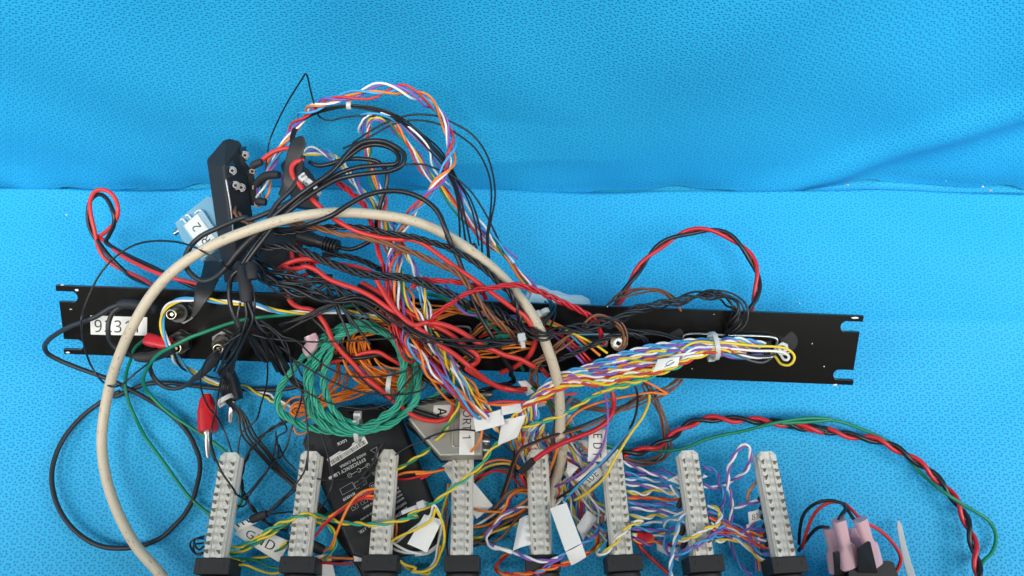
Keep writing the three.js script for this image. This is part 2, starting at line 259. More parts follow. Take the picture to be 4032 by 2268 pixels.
{
  const w = PW / 2, h = PH / 2, sh = new THREE.Shape(), slot = 0.0125, r = 0.0032, y1 = h - 0.0036 - r, y2 = -h + 0.0032 + r;
  sh.moveTo(-w, -h); sh.lineTo(w, -h); sh.lineTo(w, y2 - r); sh.lineTo(w - slot + r, y2 - r); sh.absarc(w - slot + r, y2, r, -Math.PI / 2, Math.PI / 2, true); sh.lineTo(w - 0.001, y2 + r); sh.lineTo(w - 0.001, y1 - r); sh.lineTo(w - slot + r, y1 - r); sh.absarc(w - slot + r, y1, r, -Math.PI / 2, Math.PI / 2, true); sh.lineTo(w, y1 + r); sh.lineTo(w, h);
  sh.lineTo(-w, h); sh.lineTo(-w, y1 + r); sh.lineTo(-w + slot - r, y1 + r); sh.absarc(-w + slot - r, y1, r, Math.PI / 2, -Math.PI / 2, true); sh.lineTo(-w + 0.001, y1 - r); sh.lineTo(-w + 0.001, y2 + r); sh.lineTo(-w + slot - r, y2 + r); sh.absarc(-w + slot - r, y2, r, Math.PI / 2, -Math.PI / 2, true); sh.lineTo(-w, y2 - r); sh.lineTo(-w, -h);
  const g = new THREE.ExtrudeGeometry(sh, { depth: 0.0022, bevelThickness: 0.0003, bevelSize: 0.0003, bevelOffset: -0.0003, bevelSegments: 2, curveSegments: 10 }); g.translate(0, 0, -0.0025);
  const worn = canvas(1024, 512, (x) => { x.fillStyle = '#fff'; x.fillRect(0, 0, 1024, 512); x.fillStyle = '#8a8a88'; for (let i = 0; i < 1500; i++) { x.globalAlpha = rnd() * 0.35; x.fillRect(rnd() * 1024, rnd() * 512, 1 + rnd() * 2, 1); } }, false);
  worn.wrapS = worn.wrapT = THREE.RepeatWrapping; worn.repeat.set(6, 12);
  const paint = std(0.0062, 0.006, 0.0058, 0.24); paint.roughnessMap = worn;
  const dust = canvas(1024, 512, (x) => { x.fillStyle = '#727069'; x.fillRect(0, 0, 1024, 512); for (let i = 0; i < 700; i++) { x.fillStyle = `rgba(235,230,215,${rnd() * rnd() * 0.5})`; x.fillRect(rnd() * 1024, rnd() * 512, 1 + rnd() * 1.5, 1 + rnd() * 1.5); } for (let i = 0; i < 26; i++) { x.strokeStyle = `rgba(220,215,200,${0.08 + rnd() * 0.12})`; x.beginPath(); const a = rnd() * 1024, b = rnd() * 512; x.moveTo(a, b); x.lineTo(a + (rnd() - 0.5) * 120, b + (rnd() - 0.5) * 60); x.stroke(); } });
  dust.wrapS = dust.wrapT = THREE.RepeatWrapping; dust.repeat.set(5, 10); paint.map = dust; paint.color.setRGB(0.036, 0.035, 0.034);
  mesh('plate', g, paint, panel);
  // chips in the paint where the metal shows, on the corners
  for (const [x, y, a, b] of [[120, 1122, 1.3, 0.4], [302, 1142, 1.5, 0.9], [3366, 1252, 2.4, 0.7], [3290, 1515, 1.5, 0.6], [267, 1388, 1.5, 0.6], [238, 1273, 0.6, 0.4], [2392, 1208, 0.5, 0.4], [3198, 1353, 0.5, 0.4], [3245, 1443, 0.6, 0.4], [2725, 1452, 0.4, 0.4], [2812, 1238, 0.5, 0.3], [278, 1218, 1.2, 0.3]]) {
    const p = onPanel(x < 200 ? 245 : x, y, 0.06), g2 = new ConvexGeometry([...Array(9)].map((_, k) => p.clone().addScaledVector(pu, Math.cos(k * 0.7) * a / 1000 * (0.6 + rnd() * 0.5)).addScaledVector(pv, Math.sin(k * 0.7) * b / 1000 * (0.6 + rnd() * 0.5)).addScaledVector(pn, -0.0001 + (k % 2) * 0.00018)));
    mesh('paint_chip', toPanel(g2), MAT.chip, panel);
  }
  const lab = mesh('number_label', toPanel(sheet([onPanel(356, 1242, 0.1), onPanel(580, 1249, 0.1), onPanel(579, 1321, 0.1), onPanel(358, 1317, 0.1)])), printed(538, 170, (x) => { x.font = '152px sans-serif'; [['9', 73], ['2', 170], ['3', 262], ['1', 358], ['1', 442]].forEach(([c, u]) => x.fillText(c, u, 92)); }), panel);
  lab.userData.label = 'white label with the number 92311';
  const along = (g, a, b) => { const d = b.clone().sub(a), q = new THREE.Quaternion().setFromUnitVectors(V(0, 1, 0), d.clone().normalize()); g.applyQuaternion(q); g.translate((a.x + b.x) / 2, (a.y + b.y) / 2, (a.z + b.z) / 2); return toPanel(g); };
  const rod = (a, b, r0, r1, n = 20) => along(new THREE.CylinderGeometry(r1, r0, a.distanceTo(b), n), a, b);
  for (const [hx, hy, bx, by] of [[315, 830, 200, 858], [290, 1130, 240, 1195], [722, 1130, 664, 1200]]) {       // coaxial jacks
    const base = CP(hx, hy, 0), tip = CP(bx, by, 17), dir = tip.clone().sub(base).normalize(), q = (k) => base.clone().lerp(tip, k);
    const j = new THREE.Group(); j.name = 'coaxial_jack'; panel.add(j);
    mesh('hex_nut', rod(base.clone().addScaledVector(pn, 0.0002), base.clone().addScaledVector(pn, 0.0024), 0.0074, 0.0072, 6), MAT.steel, j);
    mesh('insulator', rod(q(0.05), q(0.55), 0.0058, 0.0056), MAT.black, j);
    mesh('barrel', along(new THREE.LatheGeometry([[0.0018, 0.004], [0.0020, 0.0085], [0.0029, 0.0085], [0.0031, 0.0078], [0.0031, 0.005], [0.0036, 0.0045], [0.0036, 0.001], [0.0033, -0.001], [0.0033, -0.009], [0, -0.009]].map(([r, y]) => new THREE.Vector2(r, y)).reverse(), 22), q(0.25), tip), MAT.brass, j);
    mesh('contact', rod(q(0.75), q(1.06), 0.0011, 0.0009, 10), MAT.brass, j);
  }
  // the long ribbon socket on the right, its bright bail and screw
  const bail = (pts, r, name) => mesh(name, toPanel(tube(line(pts, 8, true).s, r, 8)), MAT.steel, panel);
  bail([[812, 985, 3], [830, 968, 3], [1200, 975, 3], [1545, 992, 3], [1572, 1010, 3], [1560, 1075, 3], [1545, 1140, 3], [1500, 1155, 3], [1150, 1140, 3], [850, 1125, 3], [812, 1090, 3]].map((k) => EP(...k)), 0.0008, 'socket_bail');
  mesh('socket_body', toPanel(chunky([EP(845, 1000, 0), EP(1530, 1020, 0), EP(1510, 1135, 0), EP(845, 1110, 0), EP(850, 1003, 5), EP(1522, 1022, 5), EP(1502, 1128, 5), EP(850, 1104, 5)])), MAT.black, panel);
  for (let k = 0; k < 16; k++) for (const s of [0, 1]) { const x = 870 + k * 40, a = EP(x, 1035 + k * 1.2 + s * 58, 5), b = EP(x + 6, 1045 + k * 1.2 + s * 58, 10); mesh('solder_sleeve', rod(a, b, 0.0010, 0.0009, 8), MAT.sleeve, panel); }
  for (const [x, y] of [[1625, 1065], [285, 1030]]) { const a = EP(x, y, 0), b = EP(x - 4, y + 8, 6); mesh('screw_washer', rod(a, EP(x, y, 1.2), 0.0052, 0.0052), MAT.brass, panel); mesh('hex_standoff', rod(a, b, 0.0033, 0.0033, 6), MAT.steel, panel); mesh('screw_hole', rod(EP(x - 4, y + 8, 5.8), EP(x - 4, y + 8, 6.1), 0.0014, 0.0014, 14), MAT.dark, panel); }
  for (const [x, y, r] of [[1640, 1020, 0.007], [752, 968, 0.0045]]) mesh('rubber_grommet', rod(EP(x, y, 0), EP(x, y, 0.9), r, r * 0.93, 26), MAT.sleeve, panel);
  // the shorter socket in the middle with a bright face, and one whose bail shows under the wires
  mesh('socket_face', toPanel(chunky([EP(-130, 960, 0), EP(210, 955, 0), EP(190, 1070, 0), EP(-130, 1080, 0), EP(-125, 963, 3), EP(205, 958, 3), EP(186, 1066, 3), EP(-125, 1076, 3)])), MAT.tin, panel);
  mesh('socket_body', toPanel(chunky([EP(-110, 975, 3), EP(165, 972, 3), EP(150, 1052, 3), EP(-110, 1062, 3), EP(-105, 978, 6), EP(160, 975, 6), EP(145, 1048, 6), EP(-105, 1058, 6)])), MAT.black, panel);
  for (let k = 0; k < 8; k++) mesh('solder_sleeve', rod(EP(-90 + k * 32, 1000, 6), EP(-88 + k * 32, 1012, 11), 0.0013, 0.0011, 8), MAT.sleeve, panel);
  bail([[700, 990, 4], [900, 985, 4], [1130, 988, 4], [1152, 1015, 4], [1140, 1070, 4], [1100, 1110, 4], [850, 1110, 4], [700, 1100, 4]].map((k) => DP(...k)), 0.0008, 'socket_bail');
}
// ---- eight pin connectors standing in a row in black plugs
const bladeShape = new THREE.Shape([[-1.1, -1], [1.1, -1], [1.25, 1.2], [0.7, 2.8], [0.35, 5.0], [-0.35, 5.0], [-0.6, 2.6], [-1.1, 1.4]].map(([x, y]) => new THREE.Vector2(x / 1000, y / 1000)));
const blade = new THREE.ExtrudeGeometry(bladeShape, { depth: 0.00045, bevelEnabled: true, bevelSize: 0.00008, bevelThickness: 0.00008, bevelSegments: 1 }); blade.translate(0, 0, -0.0002); blade.rotateY(Math.PI / 2 + 0.25);
const recess = new RoundedBoxGeometry(0.0008, 0.0003, 0.0027, 1, 0.0001);
function makeConnector(name) {
  const t = new THREE.Group(); t.name = numbered(name); scene.add(t);
  const w = 0.0056, sh = new THREE.Shape([[-w, 0], [-w + 0.0022, 0.0022], [w - 0.0022, 0.0022], [w, 0], [w, -0.0588], [-w, -0.0588]].map(([x, y]) => new THREE.Vector2(x, y)));
  const base = new THREE.ExtrudeGeometry(sh, { depth: 0.0074, bevelSize: 0.0003, bevelThickness: 0.0003, bevelOffset: -0.0003, bevelSegments: 2 }); base.rotateX(-Math.PI / 2); base.translate(0, -0.0080, 0);
  mesh('pin_strip', base, MAT.nylon, t);
  for (const s of [-1, 1]) { const g = new RoundedBoxGeometry(0.0026, 0.0016, 0.0575, 2, 0.0003); g.translate(s * 0.0033, -0.0003, 0.0288); mesh('pin_rail', g, MAT.nylon, t); const e = new RoundedBoxGeometry(0.0011, 0.0030, 0.0585, 2, 0.0003); e.translate(s * 0.0058, -0.0058, 0.0292); mesh('side_ledge', e, MAT.nylon2, t); }
  const mid = new RoundedBoxGeometry(0.0006, 0.0006, 0.054, 1, 0.0001); mid.translate(0, -0.00035, 0.029); mesh('centre_rib', mid, MAT.nylon, t);
  for (let k = 0; k < 6; k++) { const g = new RoundedBoxGeometry(0.0034, 0.0006, 0.0026, 1, 0.0002); g.translate(0, -0.00075, 0.0085 + k * 0.0088); mesh('rib_block', g, MAT.nylon2, t); }
  for (const s of [-1, 1]) { const g = new THREE.CylinderGeometry(0.0009, 0.0009, 0.0005, 14); g.translate(s * 0.0028, 0.0001, -0.0003); mesh('moulding_mark', g, MAT.nylon2, t); }
  for (let k = 0; k < 12; k++) for (const s of [-1, 1]) {
    const z = 0.0046 + k * 0.0044 + (s > 0 ? 0.0004 : 0), q = mesh('pin_slot', recess, MAT.nylon2, t); q.position.set(s * 0.0033, 0.00038, z);
    const p = mesh('pin', blade, MAT.pin, t); p.position.set(s * 0.0033, 0.0004, z); p.scale.set(0.9, 1.1, 0.85); p.rotation.set((rnd() - 0.5) * 0.3, (rnd() - 0.5) * 0.4, -s * 0.12 + (rnd() - 0.5) * 0.2);
  }
  const hs = new RoundedBoxGeometry(0.0195, 0.0205, 0.0086, 3, 0.0007); hs.translate(0.0006, -0.0088, 0.0606); mesh('plug_housing', hs, MAT.matt, t);
  for (const s of [-1, 1]) { const g = new THREE.BoxGeometry(0.00035, 0.0002, 0.0016); g.translate(0.0006 + s * 0.0066, 0.00152, 0.0601); mesh('housing_notch', g, MAT.dark, t); }
  const prof = [[0, 0], [0.0088, 0], [0.0094, 0.0006], [0.0094, 0.0022], [0.0086, 0.0026]]; for (let k = 0; k < 11; k++) prof.push([0.0086, 0.003 + k * 0.0014], [0.0092, 0.0035 + k * 0.0014], [0.0092, 0.0039 + k * 0.0014], [0.0086, 0.0043 + k * 0.0014]); prof.push([0.0086, 0.019], [0, 0.019]);
  const bar = new THREE.LatheGeometry(prof.map(([r, y]) => new THREE.Vector2(r, y)), 30); bar.rotateX(Math.PI / 2); bar.translate(0.0006, -0.0092, 0.0652); mesh('threaded_barrel', bar, MAT.matt, t);
  return t;
}
const spots = [[904, 1795, 840, 2186], [1221, 1790, 1173, 2178], [1522, 1783, 1493, 2172], [1821, 1786, 1815, 2170], [2117, 1784, 2132, 2170], [2412, 1784, 2451, 2171], [2711, 1787, 2770, 2173], [3018, 1791, 3093, 2174]];
const CL = ['leftmost white pin connector in a black plug, beside the dark cable loop', 'white pin connector next to the black adapter\'s left edge, behind the GND label', 'white pin connector standing over the printed black power adapter', 'white pin connector in front of the metal hood, a yellow and green pair across it',
  'white pin connector at the grey sleeve of the thick red wire', 'white pin connector under the long yellow wire, by the label reading DE', 'white pin connector with a purple and blue pair crossing it, second from the right', 'rightmost white pin connector, beside the black and pink switch'];
const proto = makeConnector('pin_connector');
spots.forEach(([x0, y0, x1, y1], i) => {
  const t = i ? proto.clone() : proto; if (i) { t.name = numbered('pin_connector'); scene.add(t); }
  const a = P(x0, y0, 24), b = P(x1, y1, 24), d = b.clone().sub(a); t.position.copy(a); t.rotation.y = Math.atan2(d.x, d.z);
  t.userData = { label: CL[i], category: 'connector', group: 'row of pin connectors along the front' };
});
// ---- power adapter with its rating label
{
  const zp = (x, y) => P(x / 0.6389, y / 0.6389, 13.5), top = [zp(763, 1112), zp(778, 1072), zp(850, 1022), zp(935, 1014), zp(1000, 1036), zp(1098, 1295), zp(1095, 1350), zp(1070, 1375), zp(925, 1408), zp(885, 1396)], at = middle(top); at.y = 0;
  const t = thing('power_adapter', 'black plastic power adapter printed with white rating text under the connectors', 'power adapter', at), low = top.map((p) => { const q = p.clone().sub(at); return V(at.x + q.x * 1.05, 0.0075, at.z + q.z * 1.03); });
  mesh('adapter_case', into(slab(top, 0.0068, 0.002), at), MAT.matt, t); mesh('adapter_base', into(slab(low, 0.007, 0.001), at), MAT.black, t);
  const rate = printed(640, 800, (x, w, h) => {
    x.fillStyle = '#141416'; x.fillRect(0, 0, w, h); x.fillStyle = x.strokeStyle = '#d6d6d2'; x.textAlign = 'left'; x.lineWidth = 3;
    const tx = (s, X, Y, px) => { x.font = `bold ${px * 1.22}px sans-serif`; x.fillText(s, X, Y); };
    tx('SWITCHING ADAPTOR', 20, 60, 30, 'bold'); tx('MODEL (型号): 12-T3', 20, 118, 27); tx('INPUT (输入): 100-240V~ 1.0A MAX 50-60Hz', 20, 162, 22); tx('OUTPUT: 12V ⎓ 2.5A', 20, 206, 26); tx('OUTPUT POWER: 30W MAX.', 20, 250, 28, 'bold'); tx('CO.,LTD.', 430, 58, 34, 'bold');
    for (let k = 0; k < 5; k++) { x.strokeRect(40 + k * 112, 290, 74, 60); x.beginPath(); x.moveTo(52 + k * 112, 340); x.lineTo(77 + k * 112, 300); x.lineTo(102 + k * 112, 340); x.stroke(); }
    tx('60384', 330, 400, 34); tx('N14939', 460, 440, 34); for (let k = 0; k < 3; k++) { x.beginPath(); x.arc(80 + k * 90, 415, 34, 0, 7); x.stroke(); tx('CE', 62 + k * 90, 417, 26); }
    x.strokeRect(300, 470, 130, 70); x.strokeRect(440, 490, 150, 70); tx('△  ▽', 320, 506, 40); x.beginPath(); x.arc(160, 530, 44, 0, 7); x.stroke(); tx('CCC', 128, 530, 32, 'bold');
    x.lineWidth = 5; x.beginPath(); x.arc(210, 640, 22, 0, 7); x.moveTo(232, 640); x.lineTo(300, 640); x.moveTo(340, 640); x.lineTo(410, 640); x.stroke(); x.beginPath(); x.arc(432, 640, 22, 0, 7); x.stroke(); x.beginPath(); x.arc(320, 640, 20, 0.6, 5.7); x.stroke(); tx('+', 198, 642, 36); tx('−', 420, 642, 36);
    tx('EFFICIENCY LEVEL VI', 200, 715, 44, 'bold'); tx('MADE IN CHINA 中国制造', 170, 770, 34, 'bold'); x.lineWidth = 4; x.beginPath(); x.moveTo(30, 780); x.lineTo(70, 715); x.lineTo(110, 780); x.closePath(); x.stroke(); x.strokeRect(30, 600, 110, 80);
  }, 0.5, '#141416');
  const k = (x, y, h) => K(x, y, h)[0];
  mesh('rating_label', into(sheet([k(2330, 750, 13.55), k(1800, 1095, 13.55), k(1490, 400, 13.55), k(2010, 130, 13.55)]), at), rate, t);
  mesh('barcode_label', into(sheet([k(1905, 120, 13.8), k(1535, 352, 13.8), k(1490, 280, 13.8), k(1868, 50, 13.8)]), at), printed(512, 100, (x) => { let p = 20; while (p < 490) { const b = 2 + Math.floor(rnd() * 4) * 2; x.fillRect(p, 8, b, 52); p += b + 3 + Math.floor(rnd() * 3) * 2; } x.font = '24px sans-serif'; x.fillText('G1180306200NMA20N', 256, 82); }), t);
  mesh('barcode_label', into(sheet([k(1588, 440, 13.8), k(1518, 485, 13.8), k(1508, 462, 13.8), k(1575, 425, 13.8)]), at), MAT.paper, t);
  const dial = new THREE.CylinderGeometry(0.0065, 0.0068, 0.0008, 36), dc = k(1650, 92, 13.7); dial.translate(dc.x, dc.y, dc.z); mesh('lock_dial', into(dial, at), MAT.black, t);
  mesh('lock_word', into(sheet([k(1712, 112, 14.25), k(1598, 160, 14.25), k(1580, 112, 14.25), k(1692, 62, 14.25)]), at), printed(256, 110, (x) => { x.fillStyle = '#0b0b0c'; x.fillRect(0, 0, 256, 110); x.fillStyle = '#d8d8d4'; x.font = 'bold 84px sans-serif'; x.fillText('LOCK', 128, 58); }, 0.5, '#0b0b0c'), t);
  for (const [x, y] of [[1338, 160], [1530, 40]]) { const g = new THREE.CylinderGeometry(0.0016, 0.0016, 0.0006, 18), c = k(x, y, 13.6); g.translate(c.x, c.y, c.z); mesh('screw_recess', into(g, at), MAT.dark, t); }
  mesh('brand_panel', into(sheet([k(2335, 800, 13.75), k(2190, 900, 13.75), k(2140, 830, 13.75), k(2290, 740, 13.75)]), at), printed(256, 96, (x) => { x.fillStyle = '#0b0b0c'; x.fillRect(0, 0, 256, 96); x.fillStyle = '#d8d8d4'; for (let i = 0; i < 9; i++) { x.save(); x.translate(30 + i * 24, 48); x.transform(1, 0, -0.4, 1, 0, 0); x.fillRect(-7, -34 + i * 2, 12, 66 - i * 4); x.restore(); } }, 0.5, '#0b0b0c'), t);
}
// ---- metal hood reading PORT 1 / A, and the pale blue plastic hoods
{
  const o = G(1540, 885, 36, 1650, 725, 36, 1990, 610, 36, 2290, 600, 36, 2285, 1252, 36, 1860, 1262, 36, 1645, 1018, 36), at = middle(o); at.y = 0.008;
  const t = thing('connector_hood', 'grey metal connector hood labelled A and PORT 1 in the middle of the tangle', 'connector hood', at);
  const metal = new THREE.MeshStandardMaterial({ color: new THREE.Color().setRGB(0.46, 0.44, 0.38), metalness: 0.55, roughness: 0.42, bumpMap: clothBump, bumpScale: 0.00006 });
  mesh('metal_shell', into(slab(o, 0.012, 0.0012), at), metal, t);
  mesh('black_shell', into(slab(G(1510, 920, 24, 1650, 725, 24, 1990, 610, 24, 2295, 600, 24, 2290, 1262, 24, 1850, 1275, 24, 1630, 1020, 24), 0.016, 0.001), at), MAT.black, t);
  const ridge = line(G(2000, 700, 36.2, 1985, 850, 36.2, 1985, 1080, 36.2, 1988, 1150, 36.2, 2010, 1172, 36.2, 2050, 1172, 36.2), 6).s; mesh('pressed_ridge', into(tube(ridge, 0.0006, 8), at), metal, t);
  const port = printed(1024, 250, (x) => { x.font = '190px sans-serif'; x.fillText('PORT 1', 500, 132); });
  mesh('port_label', into(sheet(G(2215, 600, 36.5, 2205, 1248, 36.5, 2052, 1248, 36.5, 2068, 610, 36.5)), at), port, t);
  mesh('letter_label', into(sheet(G(1985, 745, 36.5, 1965, 890, 36.5, 1788, 885, 36.5, 1800, 750, 36.5)), at), words('A', 256, 300, 'bold 210px sans-serif'), t);
  for (const [x0, y0, x1, y1] of [[2280, 640, 2385, 640], [2280, 1100, 2360, 1110], [2280, 1190, 2370, 1195]]) { const [a, b] = G(x0, y0, 30, x1, y1, 30), s = [a, a.clone().lerp(b, 0.5), b]; mesh('thumb_screw', into(body(s, [[0, 2.2, 2.2], [0.3, 2.2, 2.2], [0.31, 3.2, 3.2], [0.8, 3.2, 3.2], [0.81, 2, 2], [1, 2, 2]], 18), at), MAT.steel, t); }
}
{
  const o = B(1490, 445, 48, 1650, 310, 48, 1825, 172, 48, 1880, 190, 48, 1935, 560, 48, 1935, 720, 48, 1770, 835, 48, 1560, 610, 48), at = middle(o); at.y = 0.036;
  const t = thing('connector_hood', 'pale blue plastic connector hood labelled R 2 behind the upright black block', 'connector hood', at);
  mesh('plastic_shell', into(slab(o, 0.011, 0.001), at), MAT.hood, t);
  mesh('shell_step', into(slab(B(1570, 480, 50.5, 1720, 350, 50.5, 1755, 325, 50.5, 1785, 330, 50.5, 1930, 560, 50.5, 1930, 700, 50.5, 1790, 800, 50.5), 0.003, 0.0007), at), MAT.hood2, t);
  for (const q of [[1550, 425, 49, 1575, 415, 49, 1600, 440, 49, 1640, 480, 49], [1600, 380, 49, 1625, 372, 49, 1650, 395, 49, 1690, 440, 49], [1690, 360, 49.5, 1740, 325, 49.5, 1780, 345, 49.5, 1840, 440, 49.5, 1890, 500, 49.5]]) mesh('moulded_rib', into(tube(line(B(...q), 6).s, 0.0007, 8), at), std(0.62, 0.70, 0.74, 0.35), t);
  mesh('port_label', into(sheet(B(1790, 760, 50.8, 1590, 482, 50.8, 1722, 362, 50.8, 1925, 640, 50.8)), at), printed(512, 260, (x) => { x.font = '185px sans-serif'; x.fillText('R', 130, 136); x.fillText('2', 372, 136); }), t);
  const [a, b] = B(1485, 560, 44, 1590, 500, 44); mesh('jack_screw', into(body([a, a.clone().lerp(b, 0.5), b], [[0, 1.6, 1.6], [0.4, 1.6, 1.6], [0.42, 2.4, 2.4], [1, 2.4, 2.4]], 16), at), MAT.steel, t);
}
{
  const o = D(1690, 700, 30, 1720, 610, 30, 1790, 560, 30, 1850, 560, 30, 1960, 612, 30, 2020, 615, 30, 2120, 655, 30, 2260, 660, 30, 2340, 700, 30, 2380, 830, 30, 1720, 860, 30), at = middle(o); at.y = 0.018;
  const t = thing('connector_hood', 'pale blue plastic connector hood sticking out behind the middle of the panel', 'connector hood', at);
  mesh('plastic_shell', into(slab(o, 0.011, 0.001), at), MAT.hood2, t); mesh('shell_lip', into(slab(D(1730, 720, 31.2, 1760, 640, 31.2, 1850, 600, 31.2, 2000, 655, 31.2, 2280, 700, 31.2, 2340, 760, 31.2, 2350, 820, 31.2, 1740, 830, 31.2), 0.002, 0.0006), at), std(0.45, 0.62, 0.70, 0.35), t);
}
{
  const o = G(1270, 385, 24, 1400, 365, 24, 1480, 370, 24, 1500, 470, 24, 1300, 480, 24), at = middle(o); at.y = 0.014;
  const t = thing('connector_hood', 'grey metal connector hood with the letter P seen through the green coil', 'connector hood', at);
  mesh('metal_shell', into(slab(o, 0.01, 0.0008), at), MAT.tin, t); mesh('letter_label', into(sheet(G(1455, 372, 24.4, 1465, 440, 24.4, 1310, 450, 24.4, 1310, 380, 24.4)), at), words('P', 200, 260, '190px sans-serif'), t);
}
// ---- upright black terminal block with screws
{
  const a = A(196, 700, 70, 330, 738, 80, 462, 560, 66, 342, 530, 58, 318, 1560, 50, 428, 1560, 58, 610, 1480, 42, 490, 1430, 34), at = middle(a);
  const t = thing('terminal_block', 'upright black plastic terminal block with screws, leaning on the left of the panel', 'terminal block', at);
  mesh('block_body', into(chunky(a, 0.0022), at), MAT.matt, t);
  const [r0, r1, k1, k0] = [a[1], a[5], a[6], a[2]], side = (u, v, off) => { const n = V().crossVectors(r1.clone().sub(r0), k0.clone().sub(r0)).normalize(); if (n.y < 0) n.negate(); return r0.clone().lerp(k0, u).lerp(r1.clone().lerp(k1, u), v).addScaledVector(n, off / 1000); };
  const rod = (p, q, r, n = 18) => { const g = new THREE.CylinderGeometry(r, r, p.distanceTo(q), n); g.applyQuaternion(new THREE.Quaternion().setFromUnitVectors(V(0, 1, 0), q.clone().sub(p).normalize())); const c = p.clone().add(q).multiplyScalar(0.5); g.translate(c.x, c.y, c.z); return into(g, at); };
  const nS = V().crossVectors(r1.clone().sub(r0), k0.clone().sub(r0)).normalize(); if (nS.dot(camera.position.clone().sub(r0)) < 0) nS.negate();
  const on = (x, y, off) => { const d = P(700 + x / 1.8114, 250 + y / 1.8114, 0).sub(camera.position), q = r0.clone().addScaledVector(nS, off / 1000); return camera.position.clone().addScaledVector(d, q.sub(camera.position).dot(nS) / d.dot(nS)); };
  for (const q of [[332, 742, 392, 690, 408, 715, 404, 800, 350, 815], [440, 600, 488, 588, 492, 700, 462, 690], [352, 840, 460, 850, 480, 905, 365, 895]]) { const pts = []; for (let i = 0; i < q.length; i += 2) pts.push(on(q[i], q[i + 1], 0.1), on(q[i], q[i + 1], 0.9)); mesh('metal_plate', into(new ConvexGeometry(pts), at), MAT.screw, t); }
  mesh('steel_edge', into(tube(line([on(345, 830, 0.5), on(368, 960, 0.5), on(385, 1080, 0.5), on(398, 1250, 0.5)], 5).s, 0.0006, 6), at), MAT.steel, t);
  mesh('recess', into(body([on(440, 650, 0.1), on(455, 720, 0.1), on(500, 790, 0.1), on(520, 900, 0.1), on(540, 1010, 0.1)], [[0, 1.8, 0.5], [0.3, 3, 0.6], [1, 4, 0.6]], 12), at), MAT.dark, t);
  for (const [x, y] of [[388, 765], [478, 655], [452, 885], [530, 770], [550, 885], [565, 1000], [412, 870]]) { const s = new THREE.Group(); s.name = 'terminal_screw'; t.add(s); mesh('washer', rod(on(x, y, 0.5), on(x, y, 1.3), 0.0027, 24), MAT.screw, s); mesh('screw_head', rod(on(x, y, 1.3), on(x, y, 2.9), 0.0019, 6), MAT.screw, s); mesh('screw_socket', rod(on(x, y, 2.8), on(x, y, 3.0), 0.0009, 12), MAT.dark, s); }
}
{ // black barrier with rounded notch behind the studs, second block body under the cables
  single('terminal_cover', 'black moulded cover behind the cable tie, to the right of the terminal block', 'cover', chunky([...A(735, 720, 52, 800, 650, 52, 940, 760, 56, 1010, 870, 56, 1000, 1040, 52, 830, 1010, 52), ...A(735, 740, 30, 800, 670, 30, 940, 780, 30, 1010, 890, 30, 1000, 1060, 30, 830, 1030, 30)], 0.001), MAT.matt);
  single('terminal_cover', 'black moulded box half hidden under the beige cable and the dark twisted wires', 'cover', chunky([...A(560, 1190, 62, 900, 1180, 60, 880, 1449, 56, 560, 1460, 60), ...A(560, 1190, 30, 900, 1180, 30, 880, 1449, 30, 560, 1460, 30)], 0.002), MAT.black);
  single('black_bracket', 'dark curved plastic tab standing above the cable tie beside the terminal block', 'bracket', body(A(890, 520, 104, 850, 600, 102, 820, 720, 98, 790, 850, 94, 740, 950, 88), [[0, 1.2, 0.5], [0.12, 4.6, 0.8], [0.5, 5, 0.8], [1, 3, 0.8]], 14, 3), MAT.black);
  single('black_bracket', 'dark bent plastic tab standing on the panel below the terminal block', 'bracket', body([...C(620, 330, 66, 580, 480, 68, 530, 580, 70, 480, 700, 69, 405, 890, 62)], [[0, 6, 0.8], [0.3, 5.6, 0.8], [0.6, 5.6, 0.8], [0.9, 2.6, 0.6], [1, 0.5, 0.4]], 14, 3), MAT.black);
  single('power_plug', 'black ribbed barrel power plug lying to the right of the upright block', 'plug', mergeGeometries([body(A(870, 1230, 66, 1000, 1270, 66, 1145, 1310, 64), [[0, 4.4, 4.4], [0.35, 4.6, 4.6], [0.42, 3.9, 3.9], [0.75, 3.6, 3.6], [1, 3.2, 3.2]], 20), ...[0, 1, 2, 3, 4].map((k) => body(A(1040 + k * 22, 1282 + k * 6, 66, 1046 + k * 22, 1284 + k * 6, 66, 1052 + k * 22, 1286 + k * 6, 66), [[0, 4.4, 4.4], [1, 4.4, 4.4]], 18))]), MAT.black);
}
